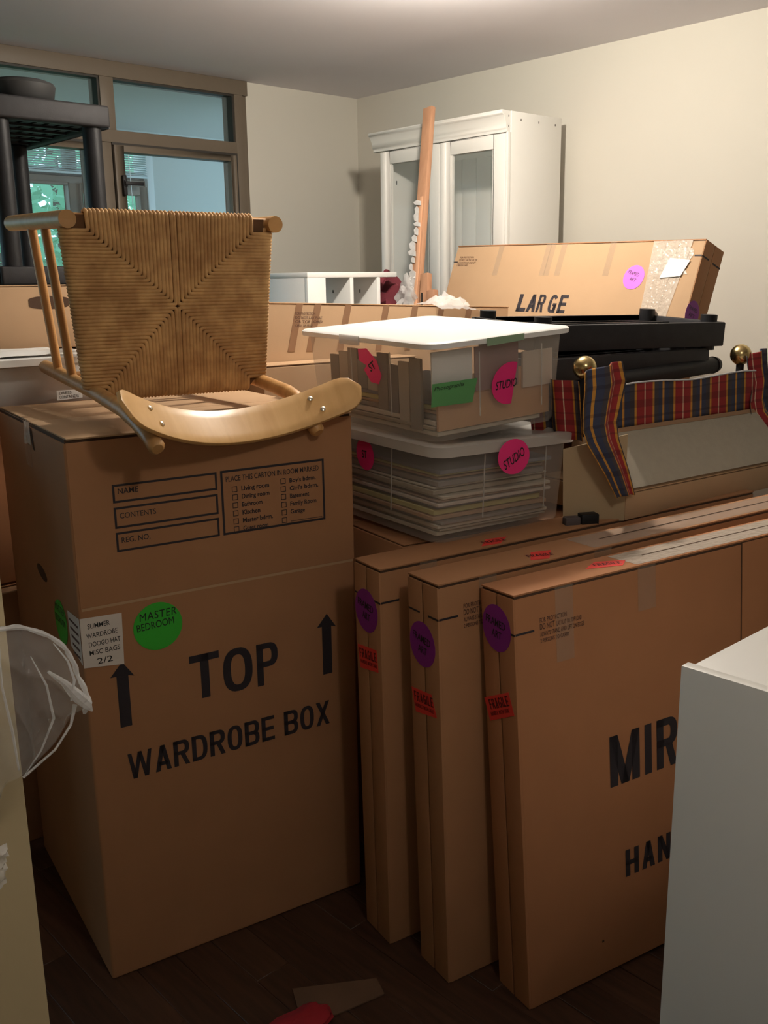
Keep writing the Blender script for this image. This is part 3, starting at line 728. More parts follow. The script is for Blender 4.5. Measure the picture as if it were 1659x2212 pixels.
# corner pleats: draped strips over the left and right ends
def pleat(name, path, wid, u_off, parent):
    """path: list of (x,y,z) centre line from the top; wid: half widths along local x with a wave"""
    def fn(u, v):
        k = v*(len(path)-1); i = min(int(k), len(path)-2); f = k-i; f = f*f*(3-2*f)
        p = Vector(path[i])*(1-f)+Vector(path[i+1])*f; w = wid[i]*(1-f)+wid[i+1]*f
        s = (u-.5)*2
        return p+Vector((s*w, -.012*math.cos(s*PI*1.5)*(1-v*.6), .010*s*(1-v)-.004*s*s))
    return cloth(name, fn, lambda u, v: (u*.165+u_off, v*.33), 28, 30, parent)
pleat('corner_pleat', [(-.030, .060, .306), (-.038, .045, .262), (-.058, .035, .215), (-.075, .025, .170), (-.078, .010, .135), (-.050, -.012, .06), (-.020, -.016, -.002)], [.066, .074, .068, .060, .054, .042, .034], -.045, OT)
pleat('corner_pleat', [(.690, .125, .300), (.692, .12, .262), (.695, .11, .215), (.680, .10, .165), (.680, .09, .130), (.715, .04, .05), (.73, .01, .0)], [.048, .046, .040, .044, .050, .05, .04], .030, OT)
cloth('side_skirt', lambda u, v: (-.105+.012*math.sin(u*11)-.02*v, .05+u*.16, .13+v*.145), lambda u, v: (u*.25, v*.2), 20, 8, OT)
for x in (.012, .664):
    MB().ball((x, .160, .292 if x < .1 else .290), .030, 24, 16).obj('brass_ball', M_brass, OT, smooth=True)
    MB().tube([(x, .160, .265), (x, .160, .118)], .011, 12).obj('caster_stem', M_brass if x > 1 else M_black, OT, smooth=True)

# black plastic shelving pieces stacked behind the ottoman
def tray(label, loc, az, tx, ty, L_, Dp, h, nubs=True):
    """moulded shelf: rim, lattice deck, post sockets. origin at front right top corner, runs to -x and +y"""
    t = thing('shelf_tray', label, 'shelf', loc, az, tx, ty, 'black shelf trays')
    mb = MB(); mb.box(-L_, 0, 0, .02, -h, 0); mb.box(-L_, 0, Dp-.02, Dp, -h, 0); mb.box(-L_, -L_+.02, .02, Dp-.02, -h, 0); mb.box(-.02, 0, .02, Dp-.02, -h, 0)
    mb.obj('rim', M_blackd, t, bev=.004)
    mb = MB()
    for k in range(int(L_/.045)):
        x = -.03-k*.045; mb.box(x-.028, x, .02, Dp-.02, -.030, -.022)
    for k in range(int(Dp/.06)):
        y = .03+k*.06; mb.box(-L_+.02, -.02, y, y+.016, -.034, -.014)
    mb.obj('deck', M_black, t)
    for x in (-.035, -L_+.035):
        for y in (.035, Dp-.035):
            o = MB().tube([(x, y, -h-.012), (x, y, .020 if nubs else .004)], .024, 16); o.obj('post_socket', M_black, t, bev=0, smooth=True)
    return t
tray('top black shelf tray behind the ottoman, post sockets pointing up', (2.700, 1.440, 1.372), 14.5, 2.7, 1.0, .68, .33, .070)
tray('second black shelf tray in the stack behind the ottoman', (2.670, 1.470, 1.298), 9, 0, 0, .68, .26, .060, False)
tray('third black shelf tray down behind the ottoman', (2.620, 1.520, 1.205), 8, 0, 0, .68, .24, .060, False)
tray('lowest black shelf tray in the stack behind the ottoman', (2.600, 1.530, 1.125), 8, 0, 0, .68, .24, .060, False)
carton('brown carton beneath the black shelf trays', (2.020, 1.660, .906), 8, 0, 0, .50, .26, .145, M_card2, flaps=False)
t = thing('shelf_post', 'black tube post lying in front of the shelf trays', 'tube', (0, 0, 0))
p0 = Vector((2.225, 1.520, 1.228)); p1 = Vector((2.72, 1.480, 1.244))
MB().tube([p0, p1], .024, 20).obj('tube', M_black, t, smooth=True)
MB().tube([p1-Vector((.012, 0, 0)), p1+Vector((.008, 0, 0))], [.026, .022], 20).obj('end_cap', M_blackd, t, smooth=True)

# ------------------------------------------------------------------ LARGE carton leaning against the cabinet
LH = .600
Ml = Matrix.Translation((2.885, 2.690, 1.637)) @ rotm(92.07, -20.19, 1.066)
lg = thing('large_picture_carton', 'pale carton printed LARGE leaning against the white cabinet, taped right end', 'carton'); lg.matrix_world = Ml @ Matrix.Translation((0, 0, -LH))
Wl, Tl = 1.093, .114
box('body', M_card, (0, Wl, 0, Tl, 0, LH-.005), lg, bev=.004)
box('flap_joint', M_core, (.003, Wl-.003, .002, Tl-.002, LH-.007, LH-.004), lg, bev=0)
box('top_flap', M_card2, (0, Wl, 0, Tl, LH-.004, LH), lg, bev=.0012)
box('end_flap', M_card2, (Wl-.002, Wl+.0015, .002, .054, .002, LH-.004), lg, bev=.0005)
box('end_flap', M_card2, (Wl-.002, Wl+.0015, .058, Tl-.002, .002, LH-.004), lg, bev=.0005)
strip(lg, FRONT, .0, .022, LH-.069, LH-.065, M_ink, 'printed_line', .0004)
strip(lg, FRONT, 1.068, Wl, LH-.056, LH-.051, M_ink, 'printed_line', .0004)
RIGHTL = (Vector((Wl, 0, 0)), Vector((0, 1, 0)), Vector((0, 0, 1)), Vector((1, 0, 0)))
strip(lg, RIGHTL, .0, .040, LH-.056, LH-.051, M_ink, 'printed_line', .0018); strip(lg, RIGHTL, .066, Tl, LH-.058, LH-.053, M_ink, 'printed_line', .0018)
for s, u0, u1, z0, z1 in (('FOR PROTECTION', .030, .104, .052, .045), ('DO NOT', .028, .062, .064, .054), ('LAY FLAT OR TOP', .066, .126, .063, .056), ('ALWAYS STAND AND LIFT', .022, .122, .074, .067), ('2 PERSONS CARRY', .022, .084, .084, .077)):
    text(lg, s, FRONT, u0, u1, LH-z0, LH-z1, M_inkf, .0008, .01)
for s, u0, u1 in (('L', .392, .436), ('A', .440, .482), ('R', .486, .518), ('G', .537, .573), ('E', .582, .617)):
    block(lg, s, FRONT, u0, u1, LH-.255, LH-.190, name='letter', stem=.33, slant=.05)
s_ = disc(lg, FRONT, .864, LH-.125, .040, .041, M_lilac, off=.0008)
text(s_, 'FRAMED', FRONT, .838, .884, LH-.118, LH-.106, M_marker, .0016, .0, name='handwriting', rot=-.25)
text(s_, 'ART', FRONT, .850, .876, LH-.138, LH-.127, M_marker, .0016, .0, name='handwriting', rot=-.25)
s_ = disc(lg, RIGHTL, .030, LH-.232, .038, .042, M_purple, off=.0020)
text(s_, 'FRAMED', RIGHTL, .006, .054, LH-.222, LH-.210, M_marker, .0028, .0, name='handwriting'); text(s_, 'ART', RIGHTL, .012, .045, LH-.242, LH-.230, M_marker, .0028, .0, name='handwriting')
for u in (.225, .455, .475, .735, .525):
    strip(lg, FRONT, u, u+.024, LH-.12, LH-.004, M_tape, 'tape', .0003)
mb = MB()
for k in range(9):
    u0 = .930+k*.010; uu = .905+k*.016
    mb.quad(PX(FRONT, u0, LH-.30, .0008+.0008*(k % 2)), PX(FRONT, u0+.010, LH-.30, .001), PX(FRONT, uu+.018, LH-.004, .0014+.001*(k % 3)), PX(FRONT, uu, LH-.004, .001))
mb.obj('tape', M_tapew, lg)
mb = MB(); mb.grid(lambda u, v: tuple(PX(FRONT, .925+.13*u+.01*math.sin(v*7), LH-.03-.085*v, .002+.0025*noise.noise(Vector((u*9, v*7, 3))))), 14, 10); mb.obj('bunched_tape', M_tapew, lg, smooth=True)
patch(lg, FRONT, [(.965, LH-.128), (1.040, LH-.122), (1.060, LH-.070), (.985, LH-.062)], mat('glare_white', (.86, .84, .80), .35), 'tape_glare', .0045, .0006)  # lamp reflection on the tape, put in as a white patch

carton('brown carton holding up the tilted LARGE carton from below', (2.66, 2.62, 0), 92, 0, 0, 1.0, .32, 1.02, M_card2)
# long carton behind the bins
lc = thing('long_carton', 'long tan carton with taped bands behind the bins and chair', 'carton', (1.50, 2.405, 0), 8, 0, 2.2)
box('body', M_card, (0, 1.12, 0, .10, .0, 1.452), lc, bev=.004)
box('top_flap', mat('cardboard_light', (.52, .33, .19), .7, spec=.2), (0, 1.12, -.001, .101, 1.452, 1.456), lc, bev=.0015)
for u in (.265, .33, .44, .585, .70, .81, .93):
    patch(lc, FRONT, [(u-.03, 1.31), (u-.006, 1.31), (u+.024, 1.452), (u, 1.452)], mat('tape_brown', (.33, .19, .11), .35), 'tape_band', .0004)
for k, (s, w) in enumerate((('FOR PROTECTION', .07), ('DO NOT LAY FLAT', .095), ('OR TOP LOAD', .095), ('CARRY ON EDGE', .06))):
    text(lc, s, FRONT, .262-.0, .262+w, 1.420-k*.012, 1.428-k*.012, M_inkf, .001, .01)
bh = carton('brown carton with crumpled film between the chair and the bins', (1.63, 2.282, 0), 8, 0, 0, .55, .10, 1.272, M_card, flaps=True)
tag(MB().grid(lambda u, v: (2.34+.22*u, 2.255+.13*v, 1.428-.020*u-.045*max(0, .35-v)+.034*math.sin(PI*u)*(.3+.7*math.sin(PI*v))*(.8+1.2*noise.noise(Vector((u*7, v*7, 1))))), 18, 14).obj('crumpled_film', M_bagroll, None, smooth=True), 'crumpled clear film on top of the long carton behind the upper bin lid', 'plastic film')

# ------------------------------------------------------------------ white display cabinet
CX0, CY0 = 3.06, 2.575
cb = thing('display_cabinet', 'tall white display cabinet with two glass doors and crown moulding', 'cabinet', (CX0, CY0, 0))
CW, CDp, CH = .735, .315, 2.060       # width runs +y, depth +x
mb = MB(); mb.box(.0, CDp, 0, .020, 0, CH+.078); mb.obj('side_panel', M_white, cb, bev=.002)
mb = MB(); mb.box(.0, CDp, CW-.02, CW, 0, CH); mb.obj('side_panel', M_white, cb, bev=.002)
box('top_panel', M_white, (0.01, CDp, .02, CW-.02, CH-.03, CH-.005), cb)
box('bottom_panel', M_white, (0.01, CDp, .02, CW-.02, .06, .085), cb)
for k in range(8):
    y = .02+k*(CW-.04)/8
    box('back_board', M_white, (CDp-.012, CDp-.003, y+.001, y+(CW-.04)/8-.002, .06, CH-.01), cb, bev=.002)
box('mid_post', M_white, (.02, .05, CW/2-.01, CW/2+.01, .085, CH-.03), cb)
for z in (.55, 1.0, 1.35): box('shelf', M_white, (.04, CDp-.012, .02, CW-.02, z, z+.018), cb)
for y0, y1 in ((.012, CW/2-.002), (CW/2+.002, CW-.004)):
    dz0, dz1 = .09, CH-.004; sw_ = .060
    mb = MB(); mb.box(-.020, -.001, y0, y0+sw_, dz0, dz1); mb.box(-.020, -.001, y1-sw_, y1, dz0, dz1)
    mb.box(-.020, -.001, y0+sw_, y1-sw_, dz1-.052, dz1); mb.box(-.020, -.001, y0+sw_, y1-sw_, dz0, dz0+.07)
    dr = mb.obj('door', M_white, cb, bev=.0015)
    mb = MB(); b_ = .008
    for q in ((y0+sw_, y0+sw_+b_, dz0+.07, dz1-.052), (y1-sw_-b_, y1-sw_, dz0+.07, dz1-.052)): mb.box(-.016, -.004, *q)
    mb.obj('bead', M_white, dr)
    box('pane', M_glassc, (-.011, -.008, y0+sw_, y1-sw_, dz0+.07, dz1-.052), dr, bev=0)
box('corner_post', M_white, (-.020, 0, .0, .011, .06, CH), cb)
# crown: profile extruded along y
prof = [(0, 0), (-.022, 0), (-.022, .010), (-.027, .016), (-.030, .035), (-.042, .060), (-.052, .066), (-.052, .078), (0, .078)]
mb = MB(); mb.prism(prof, (1, 0, 0), (0, 0, 1), (0, 1, 0), (0, .004, CH), CW+.035); mb.obj('crown_moulding', M_white, cb, bev=.001, seg=1)
box('top_cap', M_white, (.0, CDp, .02, CW, CH+.0, CH+.012), cb)
hm = MB()
for y_, x_ in ((-.0004, .055), (-.0004, .165), (-.0004, .27)): hm.box(x_, x_+.004, y_-.0005, y_+.0002, CH+.045, CH+.053)
for z_ in (.018, .055): hm.box(-.014, -.010, .0035, .0042, CH+z_, CH+z_+.007)
hm.obj('screw_holes', M_aludark, cb)
box('dowel_hole', M_aludark, (.06, .066, CW-.0205, CW-.0199, CH-.135, CH-.118), cb, bev=0)

# tall timber lath with torn paper, leaning on the cabinet
def slab_between(p, q, wx, wy, name, m, parent=None):
    p, q = Vector(p), Vector(q); d = (q-p).normalized(); s_ = d.cross(Vector((1, 0, 0))).normalized(); n_ = s_.cross(d)
    mb = MB(); i = 0
    for e in (p, q):
        for a_, b2 in ((-1, -1), (1, -1), (1, 1), (-1, 1)): mb.v.append(tuple(e+s_*(a_*wy/2)+n_*(b2*wx/2)))
    mb.f = [(3, 2, 1, 0), (4, 5, 6, 7), (0, 1, 5, 4), (1, 2, 6, 5), (2, 3, 7, 6), (3, 0, 4, 7)]
    return mb.obj(name, m, parent, bev=.001)
la = thing('timber_lath', 'tall thin timber strip with torn white paper, leaning on the cabinet', 'board', (0, 0, 0))
P1 = Vector((2.93, 2.892, 2.175)); P0 = Vector((2.47, 2.66, 0)); dd = P1-P0
P0b = Vector((2.75, 2.796, 1.408)); dd = (P1-P0b); P0 = P0b-dd*(1.408/dd.z)
slab_between(P0, P1, .022, .048, 'strip', M_wood, la)
slab_between(P0+Vector((-.012, -.030, 0)), P0b+dd*.55+Vector((-.012, -.004, 0)), .006, .016, 'edge_strip', mat('timber_edge', (.62, .34, .20), .6), la)
mb = MB(); rr = random.Random(4)
for k in range(16):
    f = -.02+k*.036; p = P0b+dd*f+Vector((-.016, .010+rr.uniform(-.004, .016), 0)); w = rr.uniform(.008, .026); h = rr.uniform(.006, .02)
    mb.prism([(-w, -h), (w*.6, -h*.6), (w, h*.4), (w*.1, h), (-w*.9, h*.5)], (0, 1, 0), (.1, 0, 1), (-1, 0, 0), p, .001+.003*rr.random())
mb.obj('torn_paper', M_dirtw, la)
la2 = thing('timber_batten', 'short timber batten standing right of the tall lath', 'board', (0, 0, 0))
slab_between((2.42, 2.46, 0), (2.76, 2.745, 1.530), .025, .040, 'batten', M_wood, la2)
box('slot', M_aludark, (2.705, 2.708, 2.712, 2.719, 1.40, 1.46), la2, bev=0)
la3 = thing('timber_block', 'short pale timber end showing just left of the LARGE carton', 'board', (0, 0, 0))
slab_between((2.52, 2.50, 0), (2.735, 2.688, 1.468), .025, .042, 'batten', M_wood, la3)

# maroon blanket heap with plastic beside it
def lump(name, c, r, m, seed, sc=(1, 1, 1), rough=.25, n=26, parent=None):
    mb = MB(); c = Vector(c)
    def fn(u, v):
        t = u*2*PI; p = v*PI; d = Vector((math.sin(p)*math.cos(t), math.sin(p)*math.sin(t), math.cos(p)))
        k = 1+rough*noise.noise(d*2.3+Vector((seed, 0, 0)))+rough*.5*abs(noise.noise(d*5+Vector((0, seed, 0))))
        return c+Vector((d.x*sc[0], d.y*sc[1], d.z*sc[2]))*r*k
    mb.grid(fn, n, n); return mb.obj(name, m, parent, smooth=True)
hp = thing('blanket_heap', 'maroon blanket heaped behind the long carton under the white shelf top', 'blanket', (2.75, 3.0, 0))
lump('blanket', (.055, .03, 1.375), .125, M_maroon, 3, (.8, 1.0, 1.05), .5, parent=hp)
box('stack_base', M_card2, (-.07, .2, -.06, .3, 0, 1.26), hp)
lump('plastic_wrap', (.00, -.17, 1.42), .06, M_bagroll, 9, (.7, .7, 1.3), .7, 20, parent=hp)

# white cubby shelf
cu_ = thing('cubby_shelf', 'bright white cubby shelf with overhanging top beyond the long carton', 'shelf unit', (2.29, 2.90, 0))
box('top_panel', M_lid, (0, .458, 0, .32, 1.521, 1.541), cu_)
box('front_stile', M_lid, (0, .088, .0, .018, .0, 1.521), cu_)
for x in (.205, .335): pass
box('partition', M_lid, (.209, .227, .0, .30, .40, 1.521), cu_)
box('partition', M_lid, (.350, .368, .0, .30, .40, 1.521), cu_)
box('back_panel', M_white, (.088, .368, .30, .312, .40, 1.521), cu_)
box('side_panel', M_lid, (.0, .016, .018, .312, .0, 1.521), cu_)
box('bottom_panel', M_lid, (.016, .368, .018, .30, .40, .42), cu_)
box('side_stile', M_lid, (.35, .368, .0, .30, .0, .40), cu_)
for z in (.9, 1.2): box('shelf', M_lid, (.088, .35, .02, .30, z, z+.018), cu_)
mb = MB()
for x, y in ((.3495, .10), (.3495, .22), (.2085, .10)): mb.box(x-.0004, x, y, y+.006, 1.462, 1.474)
mb.obj('peg_holes', M_aludark, cu_)

# ------------------------------------------------------------------ left background: black shelving, cartons, bin
bs = thing('plastic_shelving', 'black plastic shelving unit in front of the sunroom window', 'shelving', (1.590, 3.00, 0))
def shelf_tier(z0, h, parent):
    mb = MB(); L_, Dp = .40, .68
    mb.box(-L_, 0, 0, .03, z0, z0+h); mb.box(-L_, 0, Dp-.03, Dp, z0, z0+h); mb.box(-L_, -L_+.03, .03, Dp-.03, z0, z0+h); mb.box(-.03, 0, .03, Dp-.03, z0, z0+h)
    s_ = mb.obj('shelf_tier', M_blackd, parent, bev=.008, seg=3)
    mb = MB()
    for k in range(8): mb.box(-L_+.038+k*.042, -L_+.066+k*.042, .03, Dp-.03, z0+.012, z0+.03)
    for k in range(6): mb.box(-L_+.03, -.03, .06+k*.1, .075+k*.1, z0+.006, z0+.035)
    mb.obj('lattice', M_black, s_)
shelf_tier(1.994, .066, bs); shelf_tier(1.507, .058, bs); shelf_tier(.95, .062, bs); shelf_tier(.35, .062, bs)
for x in (-.045, -.345):
    for y in (.045, .625):
        MB().tube([(x, y, 0), (x, y, 2.0)], .030, 20).obj('post', M_black, bs, smooth=True)
pt = thing('plant_saucer', 'round dark lid lying on the black shelving', 'lid', (1.36, 3.13, 2.061))
MB().tube([(0, 0, 0), (0, 0, .012), (0, 0, .048), (0, 0, .056)], [.085, .098, .105, .100], 36).obj('rim', mat('dark_grey', (.035, .035, .035), .6), pt, smooth=True)
MB().tube([(0, 0, .054), (0, 0, .062)], [.09, .085], 36).obj('disc', M_blackd, pt, smooth=True)

tc_ = carton('tan carton with an oval hand hole behind the stretchers of the chair', (.80, 2.74, 1.328), 0, 0, 0, .70, .23, .180, M_card)
hole = [(.415+.060*max(-1, min(1, 1.25*math.cos(k*PI/12))), .130+.019*math.sin(k*PI/12)) for k in range(24)]
patch(tc_, FRONT, hole, M_core, 'hand_hole', .0004)
carton('brown carton under the carton with the hand hole', (.79, 2.745, 0), 0, 0, 0, .72, .23, 1.322, M_card2)
carton('brown carton standing left behind the wardrobe box', (.40, 2.44, 0), 0, 0, 0, .60, .28, .745, M_card2)
carton('upper brown carton left behind the wardrobe box', (.38, 2.44, .75), 0, 0, 0, .61, .28, .447, M_card3)
strip_ = tag(MB().box(.86, 1.0, 2.405, 2.438, .735, .738).obj('cardboard_edge', mat('cardboard_light', KRAFT), None), 'thin pale cardboard edge poking out left of the wardrobe box', 'cardboard')
carton('brown carton just behind the wardrobe box under the small white bin', (1.02, 2.46, 0), 0, 0, 0, .50, .26, 1.197, M_card2)
lbn = bin_('storage_bin', 'small white lidded bin with paper label behind the left end of the chair', (.70, 2.44, 1.325), 0, 0, 0, .56, .28, .122, .02, M_lid, .02, tub=M_binrim)
pl_ = (Vector((0, -.001, 0)), Vector((1, 0, 0)), Vector((0, 0, 1)), Vector((0, -1, 0)))
s_ = patch(lbn, pl_, [(.380, -.114), (.450, -.112), (.450, -.090), (.380, -.088)], M_lid, 'paper_label', .0)
text(s_, 'DRESS', pl_, .386, .420, -.099, -.092, M_marker, .0008, .0, name='handwriting'); text(s_, 'CONTAINERS', pl_, .386, .440, -.110, -.102, M_marker, .0008, .0, name='handwriting')
s_ = patch(lbn, pl_, [(.40, -.062), (.52, -.062), (.52, -.018), (.40, -.018)], M_lid, 'paper_label', -.004)
sh = thing('folded_plastic', 'folded white plastic sheet on the small white bin', 'plastic sheet', (.74, 2.46, 1.326))
MB().grid(lambda u, v: (.02+.42*u-.05*v, .02+.20*v, .003+.018*abs(math.sin(v*7))*(1-.5*u)+.006*noise.noise(Vector((u*4, v*6, 0)))), 20, 20).obj('sheet', M_lid, sh, smooth=True)

# ------------------------------------------------------------------ the chair
CH = thing('rush_seat_chair', 'beech chair with woven cord seat lying on its back on the wardrobe box', 'chair', (1.160, 1.952, 1.2765), 9.77, 2.144, .271)
wf, wr, ds, Lf, Lr, Hb, yl, a1, b1, zf, zt, wt = .475, .399, .360, .466, .405, .398, .028, .277, .159, .013, -.026, .396
R = .0165
Mb = Matrix.Translation((.020, -.309, .054)) @ rotm(-10.2, 43.03, 3.36)
BW, SAG, BH, BT = .600, .107, .080, .009
def under_board(sx, v):
    s_ = (sx*.198-.012)/(BW/2)
    n = (Mb.to_3x3() @ Vector((-2*SAG*s_/(BW/2), 0, 1))).normalized()
    return Mb @ Vector((s_*BW/2, -v*BH*1.08, SAG*(s_*s_-1)))-n*(BT+R+.001)
for s in (-1, 1):
    tip = [(-.198, -.20, -.014), (-.198, -.28, -.028), (-.198, -.340, -.044), (-.198, -.378, -.060), (-.198, -.384, -.063)] if s < 0 else \
          [(.199, -.150, -.010), (.199, -.190, -.018), under_board(s, .25), under_board(s, 1.04), under_board(s, 1.12)]
    MB().tube([(s*wr/2, Lr+.012, zf), (s*wr/2, Lr+.006, zf), (s*wr/2, Lr-.006, zf), (s*wr/2, .2, zf*.5), (s*wr/2, 0, 0)]+tip,
              [.008, .014, R, R, R, R, R, R, R, .011], 18).obj('rear_post', M_beech, CH, smooth=True)
    MB().dowel((s*wf/2, -yl, ds), (s*wf/2, Lf, ds), R+.002, 18).obj('front_leg', M_beech, CH, smooth=True)
    for yy in (a1, b1):
        MB().tube([(s*wf/2, yy, ds), (s*wr/2, yy, zf*yy/Lr)], .0105, 14).obj('stretcher', M_beech, CH, smooth=True)
MB().tube([(-wf/2, .30, ds), (wf/2, .30, ds)], .0105, 14).obj('stretcher', M_beech, CH, smooth=True)
MB().tube([(-wr/2, .24, .006), (wr/2, .24, .006)], .0105, 14).obj('stretcher', M_beech, CH, smooth=True)
# seat rails: trapezoid (top = front of the chair)
TL, TR, BR, BL = Vector((-.244, 0, .352)), Vector((.230, 0, .352)), Vector((.206, 0, .010)), Vector((-.214, 0, .006))
for p, q in ((Vector((-.235, 0, .364)), Vector((.235, 0, .364))), (Vector((-.20, 0, .000)), Vector((.20, 0, .000))), (TL+Vector((.012, 0, .0)), BL+Vector((.012, 0, 0))), (TR-Vector((.012, 0, 0)), BR-Vector((.012, 0, 0)))):
    MB().tube([p, q], .010, 12).obj('seat_rail', M_beech, CH, smooth=True)
# woven seat: four fields of cord meeting on the diagonals
NC = 22
st_ = MB(); yf = -.016
def seat_pt(s, t):
    """s,t in 0..1 across and up the trapezoid"""
    lo = BL.lerp(BR, s); hi = TL.lerp(TR, s); return lo.lerp(hi, t)
cr = .0049
def cord(path, seed):
    pts = []
    for (x, z, y) in path: pts.append((x+random.uniform(-.0004, .0004), y, z+random.uniform(-.0004, .0004)))
    st_.tube(pts, cr, 6, cap=False)
zt_top, zb_bot = .3765, -.014
for sx in (0, 1):
    for sz in (0, 1):
        for k in range(NC):
            f = (k+.5)/NC               # 0 at the outer corner, 1 at the centre
            s0 = .095+.405*(f if k < NC-1 else .985); t0 = (.50*f) if sz == 0 else (1-.50*f)
            if sx: s0 = 1-s0
            edge_s = 0 if sx == 0 else 1
            c_ = seat_pt(s0, t0 if sz == 0 else min(t0, 1-.03-.47*f))
            c0 = seat_pt(edge_s, t0 if sz == 0 else 1-.03-.47*f)
            out = -1 if sx == 0 else 1
            top = seat_pt(s0, 1.0 if sz else 0.0)
            zend = zt_top if sz else zb_bot
            cz = c_.z
            r_ = .005*(1 if c_.x < c0.x else -1)
            path = [(c0.x+out*.004, c0.z, yf+.020), (c0.x+out*.005, c0.z, yf+.009), (c0.x+out*.001, c0.z, yf+.001), (c0.x-out*.010, c0.z, yf-.001),
                    (c_.x+out*.005, cz, yf-.0015), (c_.x+out*.0015, cz+(.0015 if sz else -.0015), yf-.0015), (c_.x, cz+(.005 if sz else -.005), yf-.0015),
                    (c_.x+(top.x-c_.x)*.9, zend+(-.010 if sz else .010), yf-.001), (top.x, zend+(-.001 if sz else .001), yf+.002), (top.x, zend+(.003 if sz else -.003), yf+.010), (top.x, zend, yf+.020)]
            cord(path, k)
so = st_.obj('woven_cords', M_cord, CH, smooth=True, angle=180); so['kind'] = 'stuff'
bk = MB(); bk.prism([(-.225, .350), (-.222, .370), (.215, .370), (.212, .350), (.196, .02), (.17, -.008), (-.17, -.010), (-.200, .012)], (1, 0, 0), (0, 0, 1), (0, 1, 0), (0, -.0125, 0), .020)
bk.obj('seat_core', M_cordback, CH)
# curved back board
def bfn(side):
    def fn(u, v):
        s = u*2-1; e = max(0, abs(s)-.86)/.14; hh = .5-(.5-.5*math.sqrt(max(0, 1-e*e)))*.95
        vv = .5+(v-.5)*2*hh
        n = Vector((-2*SAG*s/(BW/2), 0, 1)).normalized()*(-BT if side else 0)
        return Mb @ (Vector((s*BW/2, -vv*BH*1.08, SAG*(s*s-1)))+n)
    return fn
mb = MB(); NU, NV = 48, 4
mb.grid(bfn(0), NU, NV); k0 = len(mb.v); mb.grid(bfn(1), NU, NV)
for a_ in range(NU):
    for b_ in (0, NV):
        A = a_*(NV+1)+b_; mb.f.append((A, A+NV+1, k0+A+NV+1, k0+A))
for b_ in range(NV):
    for a_ in (0, NU):
        A = a_*(NV+1)+b_; mb.f.append((A, A+1, k0+A+1, k0+A))
me_o = mb.obj('back_board', M_beechply, CH, bev=.0018, seg=2, angle=50)
for s, v in ((-.70, .28), (-.66, .72), (.66, .30), (.70, .74)):
    c_ = Mb @ Vector((s*BW/2, -v*BH, SAG*(s*s-1)+.001))
    n = (Mb.to_3x3() @ Vector((-2*SAG*s/(BW/2), 0, 1))).normalized()
    MB().tube([c_-n*.002, c_+n*.0015, c_+n*.0032], [.0062, .0060, .0030], 14).obj('bolt', M_steel, CH, smooth=True)

# ------------------------------------------------------------------ foreground right: white drawer chest corner
dz = 1.0
dr_ = thing('white_chest', 'white cabinet corner in the right foreground, side panel proud of its top', 'cabinet', (1.096, .616, 0))
box('side_panel', M_white, (0, .018, -.85, 0, 0, dz), dr_, bev=.0015)
box('side_panel', M_white, (.782, .80, -.85, 0, 0, dz), dr_, bev=.0015)
box('top_panel', M_white, (.0185, .7815, -.85, -.004, dz-.024, dz-.005), dr_, bev=.0015)
box('back_panel', M_white, (.018, .782, -.012, -.004, .03, dz-.024), dr_, bev=.001)
box('bottom_panel', M_white, (.018, .782, -.84, -.012, .05, .068), dr_, bev=.001)
for k in range(4):
    z0 = .07+k*.228
    d_ = box('drawer', M_white, (.02, .78, -.868, -.85, z0, z0+.224), dr_, bev=.0015)
    MB().tube([(.36, -.872, z0+.16), (.36, -.89, z0+.16), (.44, -.89, z0+.16), (.44, -.872, z0+.16)], .005, 8).obj('handle', M_steel, d_, smooth=True)

# foreground left: cream cabinet edge with polythene bag
fc = thing('cream_cabinet', 'cream panelled cabinet edge at the far left, clear bag hanging on it', 'cabinet', (.283, .782, 0))
box('side_panel', M_cream, (-.018, 0, .0185, .45, 0, 1.40), fc, bev=.001)
box('front_panel', M_cream, (-.60, -.0, -.0, .018, .0, 1.40), fc, bev=.001)
box('side_panel', M_cream, (-.62, -.602, 0, .45, 0, 1.40), fc, bev=.001)
box('top_panel', M_cream, (-.62, 0, 0, .45, 1.4005, 1.418), fc, bev=.001)
bg_ = thing('plastic_bag', 'clear crumpled plastic bag hanging from the cream cabinet edge', 'bag', (0, .755, 0))
outl = [(.190, 1.236), (.265, 1.234), (.287, 1.229), (.309, 1.215), (.322, 1.198), (.326, 1.184), (.331, 1.165), (.338, 1.146), (.331, 1.140), (.321, 1.142), (.304, 1.119), (.287, 1.109), (.271, 1.097), (.258, 1.100), (.24, 1.07), (.19, 1.06)]
def chaikin(p, n=2):
    for _ in range(n):
        q = []
        for a_, b_ in zip(p, p[1:]+p[:1]):
            q += [(a_[0]*.75+b_[0]*.25, a_[1]*.75+b_[1]*.25), (a_[0]*.25+b_[0]*.75, a_[1]*.25+b_[1]*.75)]
        p = q
    return p
outs = chaikin(outl, 2)
def bagfn(side):
    def fn(u, v):
        k = v*len(outs); i = int(k) % len(outs); f = k-int(k); p = Vector(outs[i]).lerp(Vector(outs[(i+1) % len(outs)]), f)
        c_ = Vector((.262, 1.165)); q = c_.lerp(p, u)
        rid = 1-abs(noise.noise(Vector((q.x*40+q.y*22, q.x*12-q.y*9, side*3))))*2
        rid2 = 1-abs(noise.noise(Vector((q.x*95-q.y*60, q.y*30, side*7+2))))*2
        w = .007*rid**3*(rid > 0)+.0035*rid2**3*(rid2 > 0)+.004*noise.noise(Vector((q.x*30, q.y*30, side)))
        bul = (1-u**2.2)*(.026 if side == 0 else -.004)
        return (q.x, -(bul+w*(1-u**8)) if side == 0 else -.002+w*.5*(1-u**8), q.y)
    return fn
MB().grid(bagfn(0), 44, 150).obj('film_front', M_bag, bg_, smooth=True)
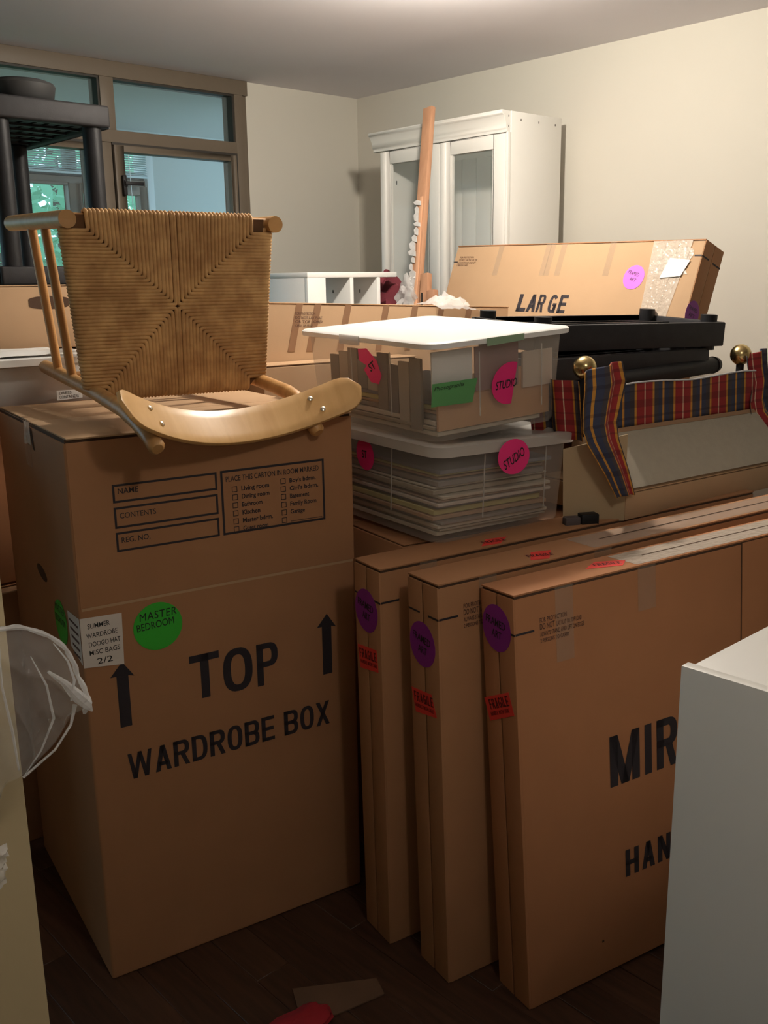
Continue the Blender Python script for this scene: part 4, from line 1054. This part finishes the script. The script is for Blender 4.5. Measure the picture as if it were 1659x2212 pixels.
MB().grid(bagfn(1), 30, 110).obj('film_back', M_bag, bg_, smooth=True)
ro = chaikin(outl[:9]+[outl[8]], 2)[:-6]
MB().tube([(x, -.003+.002*math.sin(k*1.3), z) for k, (x, z) in enumerate(ro)], [.0016+.0009*abs(math.sin(k*.9)) for k in range(len(ro))], 6).obj('rolled_edge', M_bagroll, bg_, smooth=True)
for pth in ([(.286, 1.206), (.294, 1.180), (.297, 1.150), (.286, 1.122), (.273, 1.102)], [(.262, 1.222), (.258, 1.190), (.262, 1.150), (.266, 1.112)], [(.306, 1.212), (.314, 1.196), (.318, 1.178), (.316, 1.158)]):
    MB().tube([(x, -.012-.008*math.sin(k), z) for k, (x, z) in enumerate(pth)], [.0004, .0010, .0013, .0009, .0004][:len(pth)], 5).obj('crease', M_bagroll, bg_, smooth=True)
MB().tube([(.300, -.010, 1.188), (.311, -.014, 1.176), (.322, -.012, 1.160), (.332, -.006, 1.148), (.339, -.001, 1.137)], [.0012, .003, .0055, .005, .001], 8).obj('twisted_corner', M_bagroll, bg_, smooth=True)
MB().tube([(.322, -.006, 1.150), (.316, -.008, 1.134), (.300, -.008, 1.116), (.272, -.004, 1.099)], [.002, .0012, .001, .0012], 6).obj('fold', M_bagroll, bg_, smooth=True)
b2 = thing('plastic_scrap', 'small crumpled plastic scrap on the cream cabinet low at the left', 'plastic film', (0, .765, 0))
mb = MB(); mb.grid(lambda u, v: (.200+u*.056-.006*v*u, -.004-.014*abs(noise.noise(Vector((u*5, v*6, 2)))), 1.040-v*.050*(1-.3*u)), 16, 16); mb.obj('film', M_bagroll, b2, smooth=True)

# floor litter
rf = thing('red_cloth', 'dark red cloth bundle on the floor at the bottom of the picture', 'cloth', (.985, 1.365, 0))
lump('bundle', (0, 0, .016), .075, M_redf, 5, (1.15, .6, .30), .2, parent=rf)
fcb = thing('cardboard_flat', 'flat piece of brown cardboard lying on the dark floor', 'cardboard', (0, 0, .001))
MB().prism([(1.06, 1.475), (1.215, 1.372), (1.195, 1.325), (1.08, 1.350), (1.02, 1.395)], (1, 0, 0), (0, 1, 0), (0, 0, 1), (0, 0, 0), .003).obj('sheet', mat('cardboard_darker', (.12, .065, .035), .8, var=.3, scale=12), fcb)  # darker brown than the cartons, mottled at random
